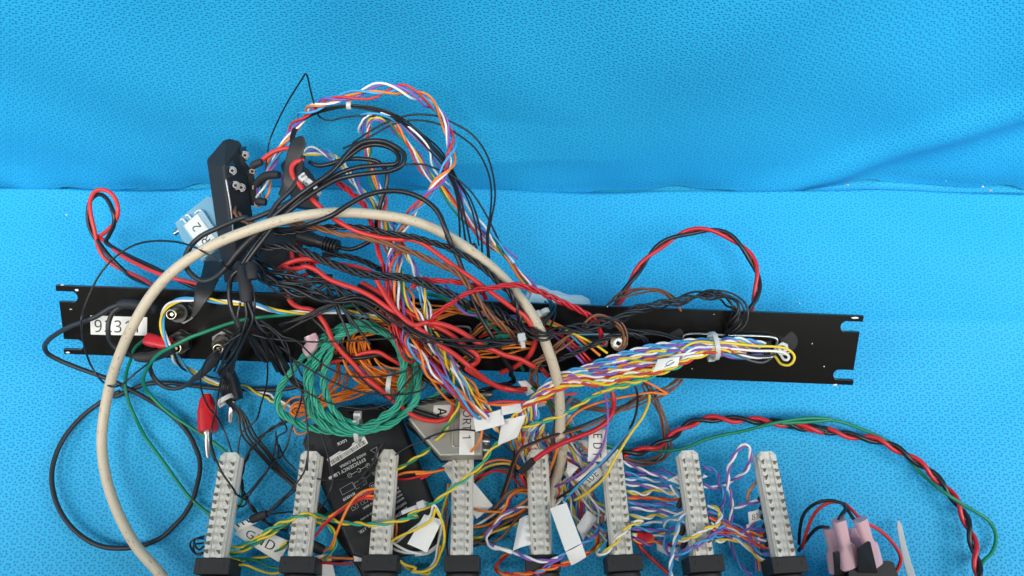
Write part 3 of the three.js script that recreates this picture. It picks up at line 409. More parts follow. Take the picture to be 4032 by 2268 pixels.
// ---- banana plugs, splices, switch
{
  const plug = (label, mat, pts, tip, name = 'banana_plug') => { const at = middle([...pts, ...tip]), t = thing(name, label, 'plug', at); mesh('grip', into(body(pts, [[0, 2.6, 2.6], [0.15, 4.2, 4.2], [0.45, 5.6, 5.6], [0.9, 5.9, 5.9], [1, 5.4, 5.4]], 20, 2.6), at), mat, t); for (let k = 0; k < 4; k++) { const o = (k - 1.5) * 0.0022, s = pts.slice(1).map((p) => p.clone().add(V(o, 0.0052 - Math.abs(k - 1.5) * 0.0008, 0))); mesh('grip_rib', into(tube(line(s, 5).s, 0.0006, 6), at), mat, t); } mesh('collar', into(body([tip[0], tip[0].clone().lerp(tip[1], 0.12), tip[0].clone().lerp(tip[1], 0.2)], [[0, 2.4, 2.4], [1, 2.2, 2.2]], 14), at), MAT.steel, t); mesh('spring_pin', into(body(tip, [[0, 1.3, 1.3], [0.3, 1.9, 1.6], [0.7, 1.9, 1.7], [0.95, 1.6, 1.4], [1, 0.8, 0.8]], 12), at), MAT.steel, t); };
  plug('red banana plug with a bright pin, lying below the left of the panel', MAT.redplug, F(1815, 775, 8, 1818, 900, 8, 1825, 1020, 7.5, 1832, 1145, 7), F(1818, 1145, 6.5, 1822, 1270, 5, 1832, 1405, 4));
  plug('black banana plug beside the cable tie, pin pointing down between black wires', MAT.black, F(2010, 480, 16, 2035, 600, 14, 2060, 720, 12, 2085, 830, 10), F(2075, 830, 9, 2060, 940, 6, 2050, 1055, 5));
  const sp = (label, p, mat, g) => single('crimp_splice', label, 'splice', body(p, [[0, 3.6, 2.6], [0.18, 3.9, 2.8], [0.44, 3.7, 2.5], [0.5, 3.0, 2.0], [0.56, 3.7, 2.5], [0.85, 3.9, 2.8], [1, 3.4, 2.4]], 16, 3), mat, g);
  sp('red crimp terminal sleeve lying on the panel beside the beige cable', F(1215, 215, 50, 1330, 245, 51, 1445, 265, 52), W.red2);
  sp('translucent pink crimp sleeve under the left edge of the green coil', G(560, 50, 58, 590, 130, 56, 530, 220, 50), MAT.pink);
  sp('deep red crimp sleeve between the sixth and seventh pin connectors', M(520, 1060, 8, 600, 1085, 8, 680, 1050, 8), W.red2);
}
{
  const at = P(3420, 2230, 0), t = thing('rocker_switch', 'black switch body with four pink insulated terminals at the right front', 'switch', at);
  mesh('switch_body', into(chunky([...J(650, 1345, 30, 965, 1335, 30, 1010, 1449, 30, 1030, 1560, 30, 640, 1560, 30), ...J(640, 1360, 4, 980, 1350, 4, 1060, 1580, 4, 600, 1580, 4)], 0.001), at), MAT.matt, t);
  mesh('switch_flange', into(chunky([...J(530, 1420, 22, 680, 1400, 22, 690, 1600, 22, 520, 1600, 22), ...J(530, 1430, 4, 690, 1410, 4, 700, 1600, 4, 520, 1600, 4)], 0.0008), at), MAT.matt, t);
  mesh('terminal_barrier', into(new ConvexGeometry([...J(705, 1245, 46, 785, 1188, 50, 842, 1449, 28, 715, 1449, 28), ...J(735, 1252, 46, 806, 1196, 50, 866, 1449, 28, 745, 1449, 28)]), at), MAT.matt, t);
  mesh('terminal_barrier', into(new ConvexGeometry([...J(525, 1272, 40, 556, 1262, 40, 604, 1460, 24, 540, 1460, 24), ...J(545, 1278, 40, 574, 1268, 40, 622, 1460, 24, 560, 1460, 24)]), at), MAT.matt, t);
  for (const p of [[500, 1090, 30, 530, 1220, 26, 545, 1290, 24, 560, 1420, 20], [570, 1030, 48, 605, 1180, 42, 625, 1250, 38, 640, 1375, 30], [665, 1090, 34, 690, 1200, 32, 705, 1270, 30, 720, 1350, 28], [728, 1025, 48, 775, 1170, 42, 800, 1240, 38, 835, 1360, 30]]) mesh('terminal_sleeve', into(body(J(...p), [[0, 3.5, 3.0], [0.35, 3.1, 2.6], [0.48, 3.3, 2.8], [0.6, 4.9, 3.0], [1, 4.7, 3.0]], 18, 3.2), at), MAT.pink, t), mesh('inner_crimp', into(body(J(...p).map((q) => q.clone().add(V(0, -0.0004, 0))), [[0.04, 1.2, 1.2], [0.25, 1.5, 1.4], [0.45, 1.4, 1.3], [0.55, 2.6, 1.0], [0.97, 3.0, 1.0]], 10), at), MAT.tin, t);
}
single('cable_tie', 'loose milky cable tie tail lying to the right of the switch', 'cable tie', body(J(1015, 1040, 4, 1040, 1180, 6, 1075, 1330, 9, 1120, 1480, 12), [[0, 0.7, 0.3], [0.1, 1.7, 0.5], [1, 2.6, 0.5]], 10, 4), MAT.tie);
// crumbs lying in the fold of the cloth
for (const [x, y, r, c, l] of [[3338, 726, 1.0, 'tan', 'tan crumb lying in the fold at the right of the white wire arch'], [3872, 733, 0.8, 'white', 'white crumb at the foot of the dark corner fold'], [3900, 748, 1.0, 'tan', 'reddish tan crumb at the foot of the dark corner fold'], [3727, 711, 0.4, 'white', 'tiny white speck on the wall cloth near the corner fold'], [259, 844, 0.8, 'white', 'small white speck on the cloth left of the red wire loop'], [3150, 1193, 0.6, 'white', 'small white speck on the cloth above the right end of the panel']]) {
  const p = P(x, y, 1), g = new THREE.IcosahedronGeometry(r / 1500, 1), q = g.attributes.position; for (let i = 0; i < q.count; i++) { const k = 0.75 + 0.4 * Math.abs(Math.sin(q.getX(i) * 9000 + q.getY(i) * 7000)); q.setXYZ(i, q.getX(i) * k * 1.3, q.getY(i) * k, q.getZ(i) * k); } g.computeVertexNormals(); g.translate(p.x, Math.max(0.0004, r / 2000), p.z); single('crumb', l, 'crumb', g, c === 'tan' ? std(0.5, 0.36, 0.24, 0.8) : MAT.chip);
}
// ---- cable ties
function tie(label, [c, along], r, headTurn, tail = 0) {
  const ax = along.clone().sub(c).normalize(), up0 = V(0, 1, 0), u = up0.clone().addScaledVector(ax, -up0.dot(ax)).normalize(), w = V().crossVectors(ax, u), t = thing('cable_tie', label, 'cable tie', c), R = r / 1000, at = c;
  const ring = []; for (let k = 0; k <= 40; k++) { const a = k / 40 * 2 * Math.PI; ring.push(c.clone().addScaledVector(u, Math.cos(a) * R).addScaledVector(w, Math.sin(a) * R)); }
  const pos = [], idx = [], wd = 0.0013, th = 0.0006, n = ring.length; ring.forEach((p) => { const o = p.clone().sub(c).normalize(); for (const [i, j] of [[1, 1], [-1, 1], [-1, -1], [1, -1]]) { const q = p.clone().addScaledVector(ax, i * wd).addScaledVector(o, j * th); pos.push(q.x, q.y, q.z); } });
  for (let i = 0; i + 1 < n; i++) for (let k = 0; k < 4; k++) { const a = i * 4 + k, b = i * 4 + (k + 1) % 4; idx.push(a, b, a + 4, b, b + 4, a + 4); }
  let g = new THREE.BufferGeometry(); g.setAttribute('position', new THREE.Float32BufferAttribute(pos, 3)); g.setIndex(idx); g = g.toNonIndexed(); g.computeVertexNormals(); mesh('band', into(g, at), MAT.tie, t);
  const a = headTurn, o = u.clone().multiplyScalar(Math.cos(a)).addScaledVector(w, Math.sin(a)), tn = u.clone().multiplyScalar(-Math.sin(a)).addScaledVector(w, Math.cos(a)), hg = new RoundedBoxGeometry(0.0042, 0.0040, 0.0044, 2, 0.0006), m4 = new THREE.Matrix4().makeBasis(ax, o, tn); hg.applyMatrix4(m4); const hp = o.clone().multiplyScalar(R + 0.0022); hg.translate(hp.x, hp.y, hp.z); mesh('head', hg, MAT.tie, t);
  if (tail) { const e = hp.clone().addScaledVector(tn, 0.004), f = e.clone().addScaledVector(tn, tail / 1000); mesh('tail', body([hp, e, f], [[0, 1.2, 0.5], [1, 1.2, 0.5]], 8, 4), MAT.tie, t); }
}
tie('milky cable tie at the top of the big wire arch on thin black wires', A(1220, 295, 85, 1300, 300, 85), 2.2, -0.6);
tie('thick milky cable tie round the looped black cables beside the terminal block', A(960, 885, 99, 1060, 800, 99), 5.4, -1.2, 3);
tie('milky cable tie with a big square head in the middle above the panel', D(1660, 1115, 76, 1720, 1105, 76), 2.4, 0.1, 2);
tie('milky cable tie on the dark wire loop under the beige cable\'s right side', D(1890, 840, 66, 1920, 900, 66), 2.6, 1.4);
tie('milky cable tie round the orange coil inside the green coil', G(1365, 535, 44, 1460, 545, 44), 6, 3);
tie('milky cable tie standing at the lowest point of the green coil', G(1045, 1000, 34, 1130, 1000, 34), 7, -0.9, 5);
tie('white cable tie round the black wires by the black banana plug', F(2000, 820, 18, 2060, 920, 16), 4.4, 2.6);
tie('milky cable tie round the many-coloured harness on the right of the panel', E(1055, 1060, 66, 1140, 1050, 66), 7.5, 2.8);
tie('milky cable tie at the bottom beside the white label under the adapter\'s corner', L(175, 745, 26, 200, 830, 26), 2.4, 0.2, 8);

for (const [l, p, d] of [['short black sleeve on the upper red wire at the terminal block', A(525, 735, 84, 560, 715, 86, 600, 700, 87), 4.6], ['short black sleeve on the lower red wire at the terminal block', A(560, 870, 72, 600, 820, 78, 660, 795, 82, 725, 795, 84), 5.2], ['short black sleeve at the foot of the terminal block\'s screws', A(565, 985, 66, 595, 985, 68, 630, 990, 68), 5]]) single('heat_shrink_sleeve', l, 'sleeve', body(p, [[0, d * 0.36, d * 0.36], [0.15, d / 2, d / 2], [0.85, d / 2, d / 2], [1, d * 0.4, d * 0.4]], 14), MAT.sleeve);
// ---- the photographer, who stands in front and shades the near edge of the table (outside the frame)
{
  const J0 = { head: [0, 0.64, 0.16, 0.10], neck: [0, 0.52, 0.22, 0.06], chest: [0, 0.36, 0.30, 0.15], belly: [0, 0.06, 0.36, 0.14], hips: [0, -0.16, 0.40, 0.15], sl: [-0.20, 0.42, 0.27, 0.07], sr: [0.20, 0.42, 0.27, 0.07], el: [-0.28, 0.24, 0.17, 0.05], er: [0.28, 0.24, 0.17, 0.05], wl: [-0.11, 0.44, 0.06, 0.032], wr: [0.11, 0.44, 0.06, 0.032], hl: [-0.09, 0.475, 0.035, 0.03], hr: [0.09, 0.475, 0.035, 0.03], tl: [-0.10, -0.2, 0.41, 0.095], tr: [0.10, -0.2, 0.41, 0.095], kl: [-0.11, -0.55, 0.42, 0.06], kr: [0.11, -0.55, 0.42, 0.06], fl: [-0.12, -0.92, 0.45, 0.042], fr: [0.12, -0.92, 0.45, 0.042] };
  const bones = 'head neck,neck chest,chest belly,belly hips,chest sl,chest sr,sl el,sr er,el wl,er wr,wl hl,wr hr,hips tl,hips tr,tl kl,tr kr,kl fl,kr fr'.split(',').map((b) => b.split(' ').map((k) => J0[k]));
  const n = 56, mc = new MarchingCubes(n, MAT.matt, false, false, 120000), S = 0.92, cy = -0.1, cz = 0.3;
  for (let z = 0; z < n; z++) for (let y = 0; y < n; y++) for (let x = 0; x < n; x++) {
    const q = V((x - n / 2) / (n / 2) * S, (y - n / 2) / (n / 2) * S + cy, (z - n / 2) / (n / 2) * S + cz); let acc = 0;
    for (const [a, b] of bones) { const A0 = V(a[0], a[1], a[2]), d = V(b[0], b[1], b[2]).sub(A0), k = Math.min(1, Math.max(0, q.clone().sub(A0).dot(d) / d.lengthSq())), dist = q.distanceTo(A0.addScaledVector(d, k)) - (a[3] + (b[3] - a[3]) * k); acc += Math.exp(-dist / 0.016); }
    mc.field[x + y * n + z * n * n] = Math.log(acc + 1e-30) * 0.016;
  }
  mc.isolation = 0; mc.update();
  const c = mc.count, pos = new Float32Array(c * 3), nor = new Float32Array(c * 3), col = new Float32Array(c * 3);
  for (let i = 0; i < c; i++) { const p = [0, 1, 2].map((k) => mc.positionArray[i * 3 + k] * S); p[1] += cy; p[2] += cz; pos.set(p, i * 3); for (let k = 0; k < 3; k++) nor[i * 3 + k] = mc.normalArray[i * 3 + k]; const skin0 = p[1] > 0.56 || (p[2] < 0.075 && p[1] > 0.4); col.set(skin0 ? [0.42, 0.25, 0.17] : [0.03, 0.035, 0.05], i * 3); }
  const g = new THREE.BufferGeometry(); g.setAttribute('position', new THREE.BufferAttribute(pos, 3)); g.setAttribute('normal', new THREE.BufferAttribute(nor, 3)); g.setAttribute('color', new THREE.BufferAttribute(col, 3));
  const person = mesh('person', g, new THREE.MeshStandardMaterial({ vertexColors: true, roughness: 0.8, side: THREE.DoubleSide })); person.userData = { label: 'person in dark clothes standing at the table\'s front, holding up a phone', category: 'person' };
  const ph = new RoundedBoxGeometry(0.162, 0.076, 0.008, 3, 0.0035), pm = mesh('smartphone', ph, MAT.black); pm.position.copy(camera.position).addScaledVector(FWD, -0.012); pm.rotation.copy(camera.rotation); pm.userData = { label: 'black smartphone held level above the table by the person', category: 'phone' };
}
// ---- thick cables
wire('thick beige cable arching from the bottom left over the panel and down the middle', 'beige', 5.9, [...Z(470, 1560, 14, 405, 1449, 14, 340, 1370, 13, 290, 1275, 12, 264, 1180, 12, 258, 1090, 16, 272, 985, 28, 300, 895, 48, 335, 815, 66, 378, 745, 78, 440, 680, 88, 535, 617, 96, 640, 575, 100, 745, 546, 101, 850, 533, 100, 950, 540, 98, 1060, 563, 94, 1150, 607, 90, 1230, 668, 84, 1300, 738, 78, 1350, 810, 72, 1383, 890, 64, 1402, 960, 54, 1410, 1040, 42, 1410, 1110, 30), ...L(1560, 160, 20, 1525, 380, 12, 1470, 540, 8, 1430, 800, 6)], null, 'cable', 'thick_cable');
wire('thick grey sleeved cable running down beside the beige cable in front of the panel', 'grey', 3.6, [...H(1400, 420, 44, 1330, 500, 42, 1270, 590, 36, 1235, 720, 28, 1215, 850, 22, 1225, 1000, 16, 1240, 1150, 10, 1235, 1280, 6, 1200, 1400, 4)], null, 'cable', 'thick_cable');
wire('dark cable curling in a wide ring on the cloth at the bottom left', 'black2', 2.9, [...B(950, 1262, 64, 850, 1300, 63, 700, 1390, 60), ...F(450, 95, 54, 320, 165, 48, 225, 235, 40, 190, 295, 32, 220, 360, 26, 320, 420, 21, 500, 495, 16, 700, 565, 12, 850, 620, 9, 960, 672, 7, 1100, 745, 5, 1300, 860, 4, 1450, 970, 3, 1590, 1110, 2, 1680, 1250, 2), ...K(160, 130, 2, 212, 260, 2, 220, 390, 2, 195, 520, 2, 145, 690, 2, 65, 830, 2), ...Z(440, 1320, 2, 400, 1356, 2, 335, 1378, 2, 255, 1375, 2, 185, 1332, 2, 142, 1265, 2, 132, 1185, 2, 157, 1110, 2, 215, 1040, 2, 300, 986, 3), ...F(900, 790, 3, 1050, 722, 4, 1230, 662, 4, 1420, 655, 3, 1620, 672, 3, 1850, 702, 3, 2100, 722, 3, 2500, 720, 3), ...G(120, 600, 3, 320, 590, 4, 520, 540, 6)], null, 'cable', 'thin_cable');
wire('dark cable with a grey sleeve looping under the panel\'s lower left edge into a jack', 'black2', 2.7, [...B(1180, 1285, 63, 1000, 1275, 64, 890, 1330, 63), ...F(838, 30, 60, 828, 130, 57, 860, 250, 50, 940, 330, 46, 1020, 370, 44, 1150, 400, 44, 1290, 390, 40, 1260, 450, 30, 1255, 520, 22, 1300, 610, 17, 1390, 685, 14, 1500, 708, 14, 1610, 675, 17, 1710, 600, 26), ...F(1830, 480, 40, 1925, 370, 52)], null, 'cable', 'thin_cable');
const sleeve = (label, p, d, d2 = d) => single('heat_shrink_sleeve', label, 'sleeve', body(p, [[0, d * 0.36, d * 0.36], [0.12, d / 2, d / 2], [0.8, d2 / 2, d2 / 2], [1, d2 * 0.42, d2 * 0.42]], 16), MAT.sleeve);
sleeve('dark heat shrink sleeve on the panel above the number label', B(930, 1265, 66, 1060, 1265, 66, 1180, 1285, 66, 1300, 1320, 64), 5.6);
sleeve('dark heat shrink sleeve lying along the panel\'s lower edge by the beige cable', F(1100, 398, 46, 1250, 395, 46, 1390, 350, 50, 1480, 315, 52), 6.2);
sleeve('dark heat shrink sleeve running down from the third jack', F(1920, 385, 54, 1830, 490, 42, 1750, 575, 32, 1680, 620, 22), 6.2, 4);
sleeve('long dark heat shrink sleeve hanging below the terminal block, wires fanning from it', C(905, 390, 92, 920, 500, 94, 935, 620, 94, 940, 735, 92), 6.8);
sleeve('second dark heat shrink sleeve hanging beside the long one, open at its end', C(985, 360, 96, 995, 430, 97, 1000, 510, 96), 6);
sleeve('grey heat shrink sleeve on the end of the thick red wire at the fifth connector', H(1025, 1040, 36, 970, 1095, 32, 895, 1165, 26), 4.2);
sleeve('black heat shrink sleeve above the GND label, two thin wires entering it', K(730, 890, 12, 800, 860, 13, 890, 825, 14), 5);
sleeve('black heat shrink sleeve from the second plug\'s right side', K(1320, 1130, 12, 1380, 1160, 10, 1460, 1195, 9), 6);
// ---- red and black pairs
harness('power_pair', 'red and black power pair making an upright loop left of the upright block', [], 1, B(760, 590, 18, 900, 720, 30), {});
{ const t = scene.children[scene.children.length - 1], at = t.position; const add = (c, pts) => mesh('wire', into(tube(line(pts, 10).s, 0.00135, 12), at), W[c], t);
  add('red', B(1840, 1160, 40, 1740, 1075, 42, 1500, 1010, 42, 1300, 945, 40, 1000, 800, 32, 900, 728, 26, 820, 650, 20, 738, 592, 18, 780, 560, 22, 855, 495, 28, 915, 405, 34, 925, 310, 38, 905, 220, 40, 850, 150, 42, 765, 118, 42, 690, 145, 40, 648, 235, 36, 655, 370, 30, 690, 520, 24, 715, 640, 19, 745, 730, 15, 800, 810, 12, 900, 885, 10, 1050, 955, 12, 1180, 1015, 18, 1290, 1085, 24));
  add('black', B(1740, 1115, 40, 1600, 1058, 40, 1300, 905, 38, 1000, 765, 30, 880, 698, 25, 805, 640, 22, 835, 580, 26, 885, 470, 32, 885, 370, 36, 850, 270, 38, 800, 195, 39, 740, 165, 38, 685, 190, 36, 640, 260, 30, 624, 390, 26, 660, 540, 22, 740, 655, 19, 850, 795, 17, 950, 895, 13, 1050, 985, 12, 1200, 1055, 18, 1370, 1110, 24)); }
harness('power_pair', 'red and black twisted power pair arching up behind the right of the panel', ['red2', 'black'], 2.8, E(262, 735, 22, 330, 620, 22, 400, 500, 24, 500, 360, 26, 620, 245, 28, 760, 165, 29, 900, 122, 30, 1040, 118, 30, 1170, 160, 29, 1290, 255, 28, 1370, 360, 26, 1412, 470, 24, 1415, 580, 22, 1390, 690, 20, 1350, 780, 20), { pitch: 44, phase: 0.6 });
harness('power_pair', 'red and black twisted power pair sweeping from the middle to the lower right corner', ['red2', 'black'], 2.9, [...I(385, 985, 14, 550, 960, 12, 700, 915, 9, 820, 850, 6, 930, 770, 5, 1050, 690, 4, 1200, 640, 4, 1350, 632, 4, 1500, 640, 5, 1650, 642, 6, 1800, 658, 7, 1950, 675, 7, 2100, 700, 7, 2250, 732, 6, 2420, 752, 5), ...J(70, 300, 5, 150, 315, 5, 280, 335, 5, 420, 358, 5, 560, 385, 5, 700, 415, 6, 850, 440, 7, 980, 492, 7, 1090, 560, 7, 1210, 640, 6, 1310, 735, 6, 1400, 835, 6, 1480, 960, 6, 1540, 1100, 7, 1580, 1250, 8, 1600, 1380, 9, 1620, 1500, 10)], { pitch: 27, phase: 2.2 });
wire('dark green earth wire running beside the long red and black pair to the lower right', 'green', 2.1, [...H(1000, 320, 40, 1180, 480, 34, 1340, 690, 26, 1500, 775, 22), ...I(60, 815, 20, 200, 885, 16, 350, 932, 12, 520, 946, 9, 700, 950, 6, 850, 950, 4, 1000, 922, 3, 1200, 842, 3, 1400, 795, 3, 1550, 770, 4, 1750, 720, 9, 1900, 680, 12, 2100, 640, 12, 2300, 624, 11, 2480, 640, 9), ...J(150, 315, 12, 300, 290, 8, 450, 286, 5, 600, 310, 4, 780, 378, 4, 900, 430, 4, 1000, 490, 3, 1080, 575, 3, 1180, 685, 3, 1300, 790, 10, 1400, 858, 12, 1500, 920, 9, 1600, 975, 5, 1690, 1040, 3, 1735, 1120, 3, 1738, 1200, 3, 1705, 1280, 4, 1640, 1345, 6, 1610, 1420, 8)]);
wire('dark green wire crossing the panel from the middle and looping down to the first connector', 'green', 2.1, [...C(2260, 735, 60, 2100, 760, 61, 1900, 785, 62, 1600, 835, 62, 1300, 868, 63, 1100, 888, 63, 900, 915, 64, 700, 970, 65, 500, 1040, 66), ...F(1650, 195, 66, 1500, 275, 64, 1360, 355, 58, 1260, 450, 46, 1192, 560, 32, 1180, 660, 20, 1222, 750, 12, 1320, 850, 8, 1450, 960, 6, 1600, 1060, 5, 1800, 1190, 5, 2040, 1375, 6), ...K(600, 330, 6)]);
wire('dark green wire coming out under the panel\'s left end, down to the first connector', 'green', 2.1, [...F(1200, 210, 40, 1100, 300, 34, 1055, 420, 22, 1012, 560, 14, 1000, 690, 8, 1030, 840, 4, 1100, 1010, 2, 1190, 1180, 2, 1300, 1330, 2, 1390, 1449, 2), ...K(90, 630, 2, 200, 740, 2, 320, 825, 3, 430, 860, 4, 540, 825, 4, 605, 750, 4, 645, 670, 5, 640, 560, 6, 625, 380, 8)]);
wire('dark green wire curving diagonally over the middle of the panel', 'green', 2.2, D(730, 655, 58, 850, 680, 60, 1000, 760, 62, 1200, 870, 62, 1350, 970, 60, 1480, 1090, 56, 1580, 1250, 46, 1680, 1420, 36));
// ---- harness arches above the panel
harness('wire_harness', 'large arch of red, orange, white, purple and blue wires rising above the panel', ['white', 'orange', 'blue', 'red', 'purple'], 1.5, [...A(598, 960, 56, 615, 880, 62, 645, 770, 68, 700, 650, 74, 775, 525, 80, 860, 415, 84, 980, 315, 88, 1130, 252, 90, 1300, 215, 92, 1450, 185, 92, 1600, 190, 92, 1750, 240, 91, 1850, 330, 90, 1915, 440, 90, 1942, 570, 88, 1925, 720, 87, 1865, 840, 86, 1780, 940, 85, 1690, 1040, 84, 1620, 1160, 83, 1560, 1290, 82), ...D(435, 190, 82, 395, 300, 82, 380, 420, 82, 392, 560, 80, 405, 660, 78, 440, 800, 76, 520, 970, 74), ...G(1520, 100, 72, 1650, 250, 68, 1790, 420, 64, 1960, 560, 60, 2100, 690, 56, 2250, 800, 52), ...H(560, 600, 48, 700, 720, 40, 800, 850, 30, 900, 980, 16)], { pitch: 42, spread: 2.2, loose: 1.1, per: 18 });
harness('wire_harness', 'steep fold of yellow, green, red, orange and white wires inside the big arch', ['yellow', 'white', 'orange', 'purple', 'red', 'green'], 1.35, [...D(660, 1100, 70, 480, 960, 72, 440, 700, 74), ...A(1530, 1420, 76, 1490, 1250, 78, 1470, 1100, 80, 1478, 1000, 80, 1440, 900, 80, 1395, 780, 80, 1365, 650, 80, 1355, 500, 82, 1375, 405, 84, 1430, 385, 85, 1500, 415, 84, 1590, 500, 82, 1670, 600, 80, 1730, 700, 78, 1800, 800, 76, 1870, 875, 74, 1950, 975, 72, 2035, 1065, 70, 2130, 1180, 68, 2250, 1295, 66, 2350, 1390, 64), ...D(1560, 350, 62, 1650, 460, 60, 1735, 545, 58, 1790, 640, 52)], { pitch: 55, spread: 2.0, loose: 1.4, per: 18 });
harness('wire_harness', 'loose white, purple and blue wires beside the steep fold inside the arch', ['white', 'purple', 'blue'], 1.35, [...A(1310, 500, 78, 1312, 430, 80, 1330, 385, 82, 1440, 350, 84, 1520, 375, 84, 1610, 450, 82, 1720, 560, 80, 1800, 640, 78, 1840, 720, 76, 1920, 830, 74, 2010, 950, 72, 2080, 1090, 70, 2200, 1200, 68, 2290, 1300, 66, 2400, 1420, 62)], { pitch: 60, spread: 1.8, loose: 1.6, per: 18 });
harness('wire_harness', 'white, yellow, blue and purple wires coming from behind the black cover to the panel', ['white', 'yellow', 'blue', 'purple', 'white'], 1.35, [...A(755, 900, 50, 760, 800, 58, 900, 655, 70, 1000, 620, 74, 1075, 640, 75, 1130, 690, 76, 1200, 760, 76, 1262, 840, 76, 1335, 925, 76, 1405, 1005, 76, 1475, 1105, 76, 1550, 1200, 76), ...D(400, 110, 76, 480, 200, 76, 540, 300, 76, 590, 390, 76, 625, 490, 76, 655, 640, 75, 695, 760, 73, 740, 880, 71, 800, 1050, 68, 850, 1180, 64), ...G(1880, 180, 60, 1960, 320, 56, 2080, 480, 52, 2200, 640, 48, 2330, 790, 46)], { pitch: 36, spread: 1.7, loose: 1.2, per: 18 });
harness('wire_harness', 'yellow, white, green and purple wires falling from the arch across the panel\'s upper edge', ['yellow', 'green', 'white', 'purple', 'orange'], 1.35, D(400, 120, 72, 430, 300, 74, 440, 430, 75, 470, 560, 76, 515, 680, 76, 560, 780, 76, 640, 870, 75, 720, 1000, 73, 800, 1150, 70, 900, 1300, 64, 1000, 1420, 58), { pitch: 38, spread: 1.8, loose: 1.2, per: 18 });
harness('wire_harness', 'lowest sheaf of white, yellow and blue wires running down to the white labels', ['white', 'yellow', 'white', 'yellow', 'blue', 'purple', 'orange'], 1.35, [...G(1760, 110, 66, 1850, 200, 65, 1930, 280, 63, 2020, 400, 60, 2110, 520, 56, 2180, 640, 52, 2280, 780, 48, 2380, 880, 44), ...H(760, 760, 36, 840, 880, 24, 930, 1020, 12)], { pitch: 70, spread: 3.4, loose: 1.4, per: 14, flat: 0.3 });
harness('wire_harness', 'sheaf of red and orange wires gathered above the metal hood', ['red2', 'orange', 'red2', 'red', 'orange', 'red2', 'red'], 1.5, [...D(340, 640, 66, 380, 880, 66, 450, 1080, 64, 560, 1280, 62), ...G(1640, 200, 60, 1720, 330, 57, 1860, 470, 54, 2000, 620, 50, 2120, 740, 47, 2220, 830, 45)], { pitch: 90, spread: 3.4, loose: 1.5, per: 14 });
for (const [lab, cols, p] of [
  ['yellow and green pair falling from the middle over the metal hood to the third connector', ['yellow', 'green'], [...G(1900, 200, 66, 1945, 330, 62, 1990, 480, 56, 2030, 620, 52, 2040, 760, 48, 1990, 880, 44, 1900, 1010, 40, 1780, 1160, 32, 1650, 1260, 26, 1520, 1345, 22, 1410, 1400, 18), ...K(2080, 460, 12, 1960, 545, 10, 1820, 610, 8, 1680, 690, 8, 1500, 840, 7, 1320, 960, 6, 1120, 890, 8)]],
  ['yellow and green pair hooked under the white label and crossing the fourth connector', ['yellow', 'teal'], [...H(870, 790, 38, 650, 885, 36, 600, 930, 36, 560, 1000, 36, 500, 1085, 36, 410, 1170, 36, 290, 1265, 36, 180, 1350, 35, 70, 1440, 33), ...L(270, 720, 30, 130, 790, 28, 20, 850, 26), ...K(2400, 850, 24, 2250, 890, 28, 2060, 925, 31, 1950, 935, 30, 1800, 925, 26, 1600, 905, 20, 1460, 862, 18, 1345, 835, 24, 1240, 840, 29, 1130, 880, 26, 960, 955, 20, 760, 1095, 14, 620, 1150, 10, 500, 1160, 7)]],
  ['yellow and green pair bending down from the second connector', ['yellow', 'teal'], K(1340, 880, 16, 1430, 905, 15, 1510, 950, 14, 1570, 1040, 13, 1575, 1130, 12, 1535, 1210, 10, 1480, 1300, 8)],
  ['lower yellow and green pair between the first and second plugs', ['yellow', 'green'], K(1100, 1110, 12, 1010, 1180, 9, 860, 1262, 7, 700, 1282, 7, 560, 1282, 9, 480, 1270, 12)],
  ['loose yellow and green wires bowing between the first and second black plugs', ['yellow', 'green'], K(490, 1395, 6, 600, 1320, 8, 700, 1305, 9, 820, 1345, 8, 930, 1385, 6, 1040, 1390, 6)],
  ['yellow and green pair passing under the GND label to the first connector', ['yellow', 'green'], K(1130, 900, 20, 980, 1000, 17, 840, 1080, 15, 700, 1170, 11, 560, 1220, 8, 500, 1200, 6)],
]) harness('twisted_pair', lab, cols, 1.45, p, { pitch: lab.includes('loose') ? 80 : 18, loose: 0.4, spread: lab.includes('loose') ? 1.8 : undefined });
harness('wire_harness', 'white, yellow and blue wires twisted along the panel\'s top left and round the jacks', ['white', 'yellow', 'blue'], 1.5, [...C(180, 1210, 52, 130, 1100, 55, 97, 970, 58, 100, 880, 60, 150, 780, 63, 250, 722, 66, 400, 705, 67, 560, 712, 67, 700, 735, 66, 900, 748, 66, 1050, 768, 65, 1250, 830, 64, 1450, 842, 63, 1650, 842, 63, 1850, 828, 63, 2050, 850, 62, 2200, 882, 60, 2400, 905, 56)], { pitch: 42, phase: 1 });
harness('wire_harness', 'white, yellow and blue wires trailing down from the second jack across the cloth', ['white', 'yellow', 'blue', 'black'], 1.45, [...F(1450, 340, 46, 1530, 430, 34, 1640, 520, 22, 1760, 585, 14, 1880, 635, 8, 2030, 682, 5, 2180, 710, 4, 2300, 765, 4, 2450, 800, 4), ...G(180, 690, 4, 320, 720, 4, 450, 775, 4)], { pitch: 48, spread: 1.6, loose: 1 });
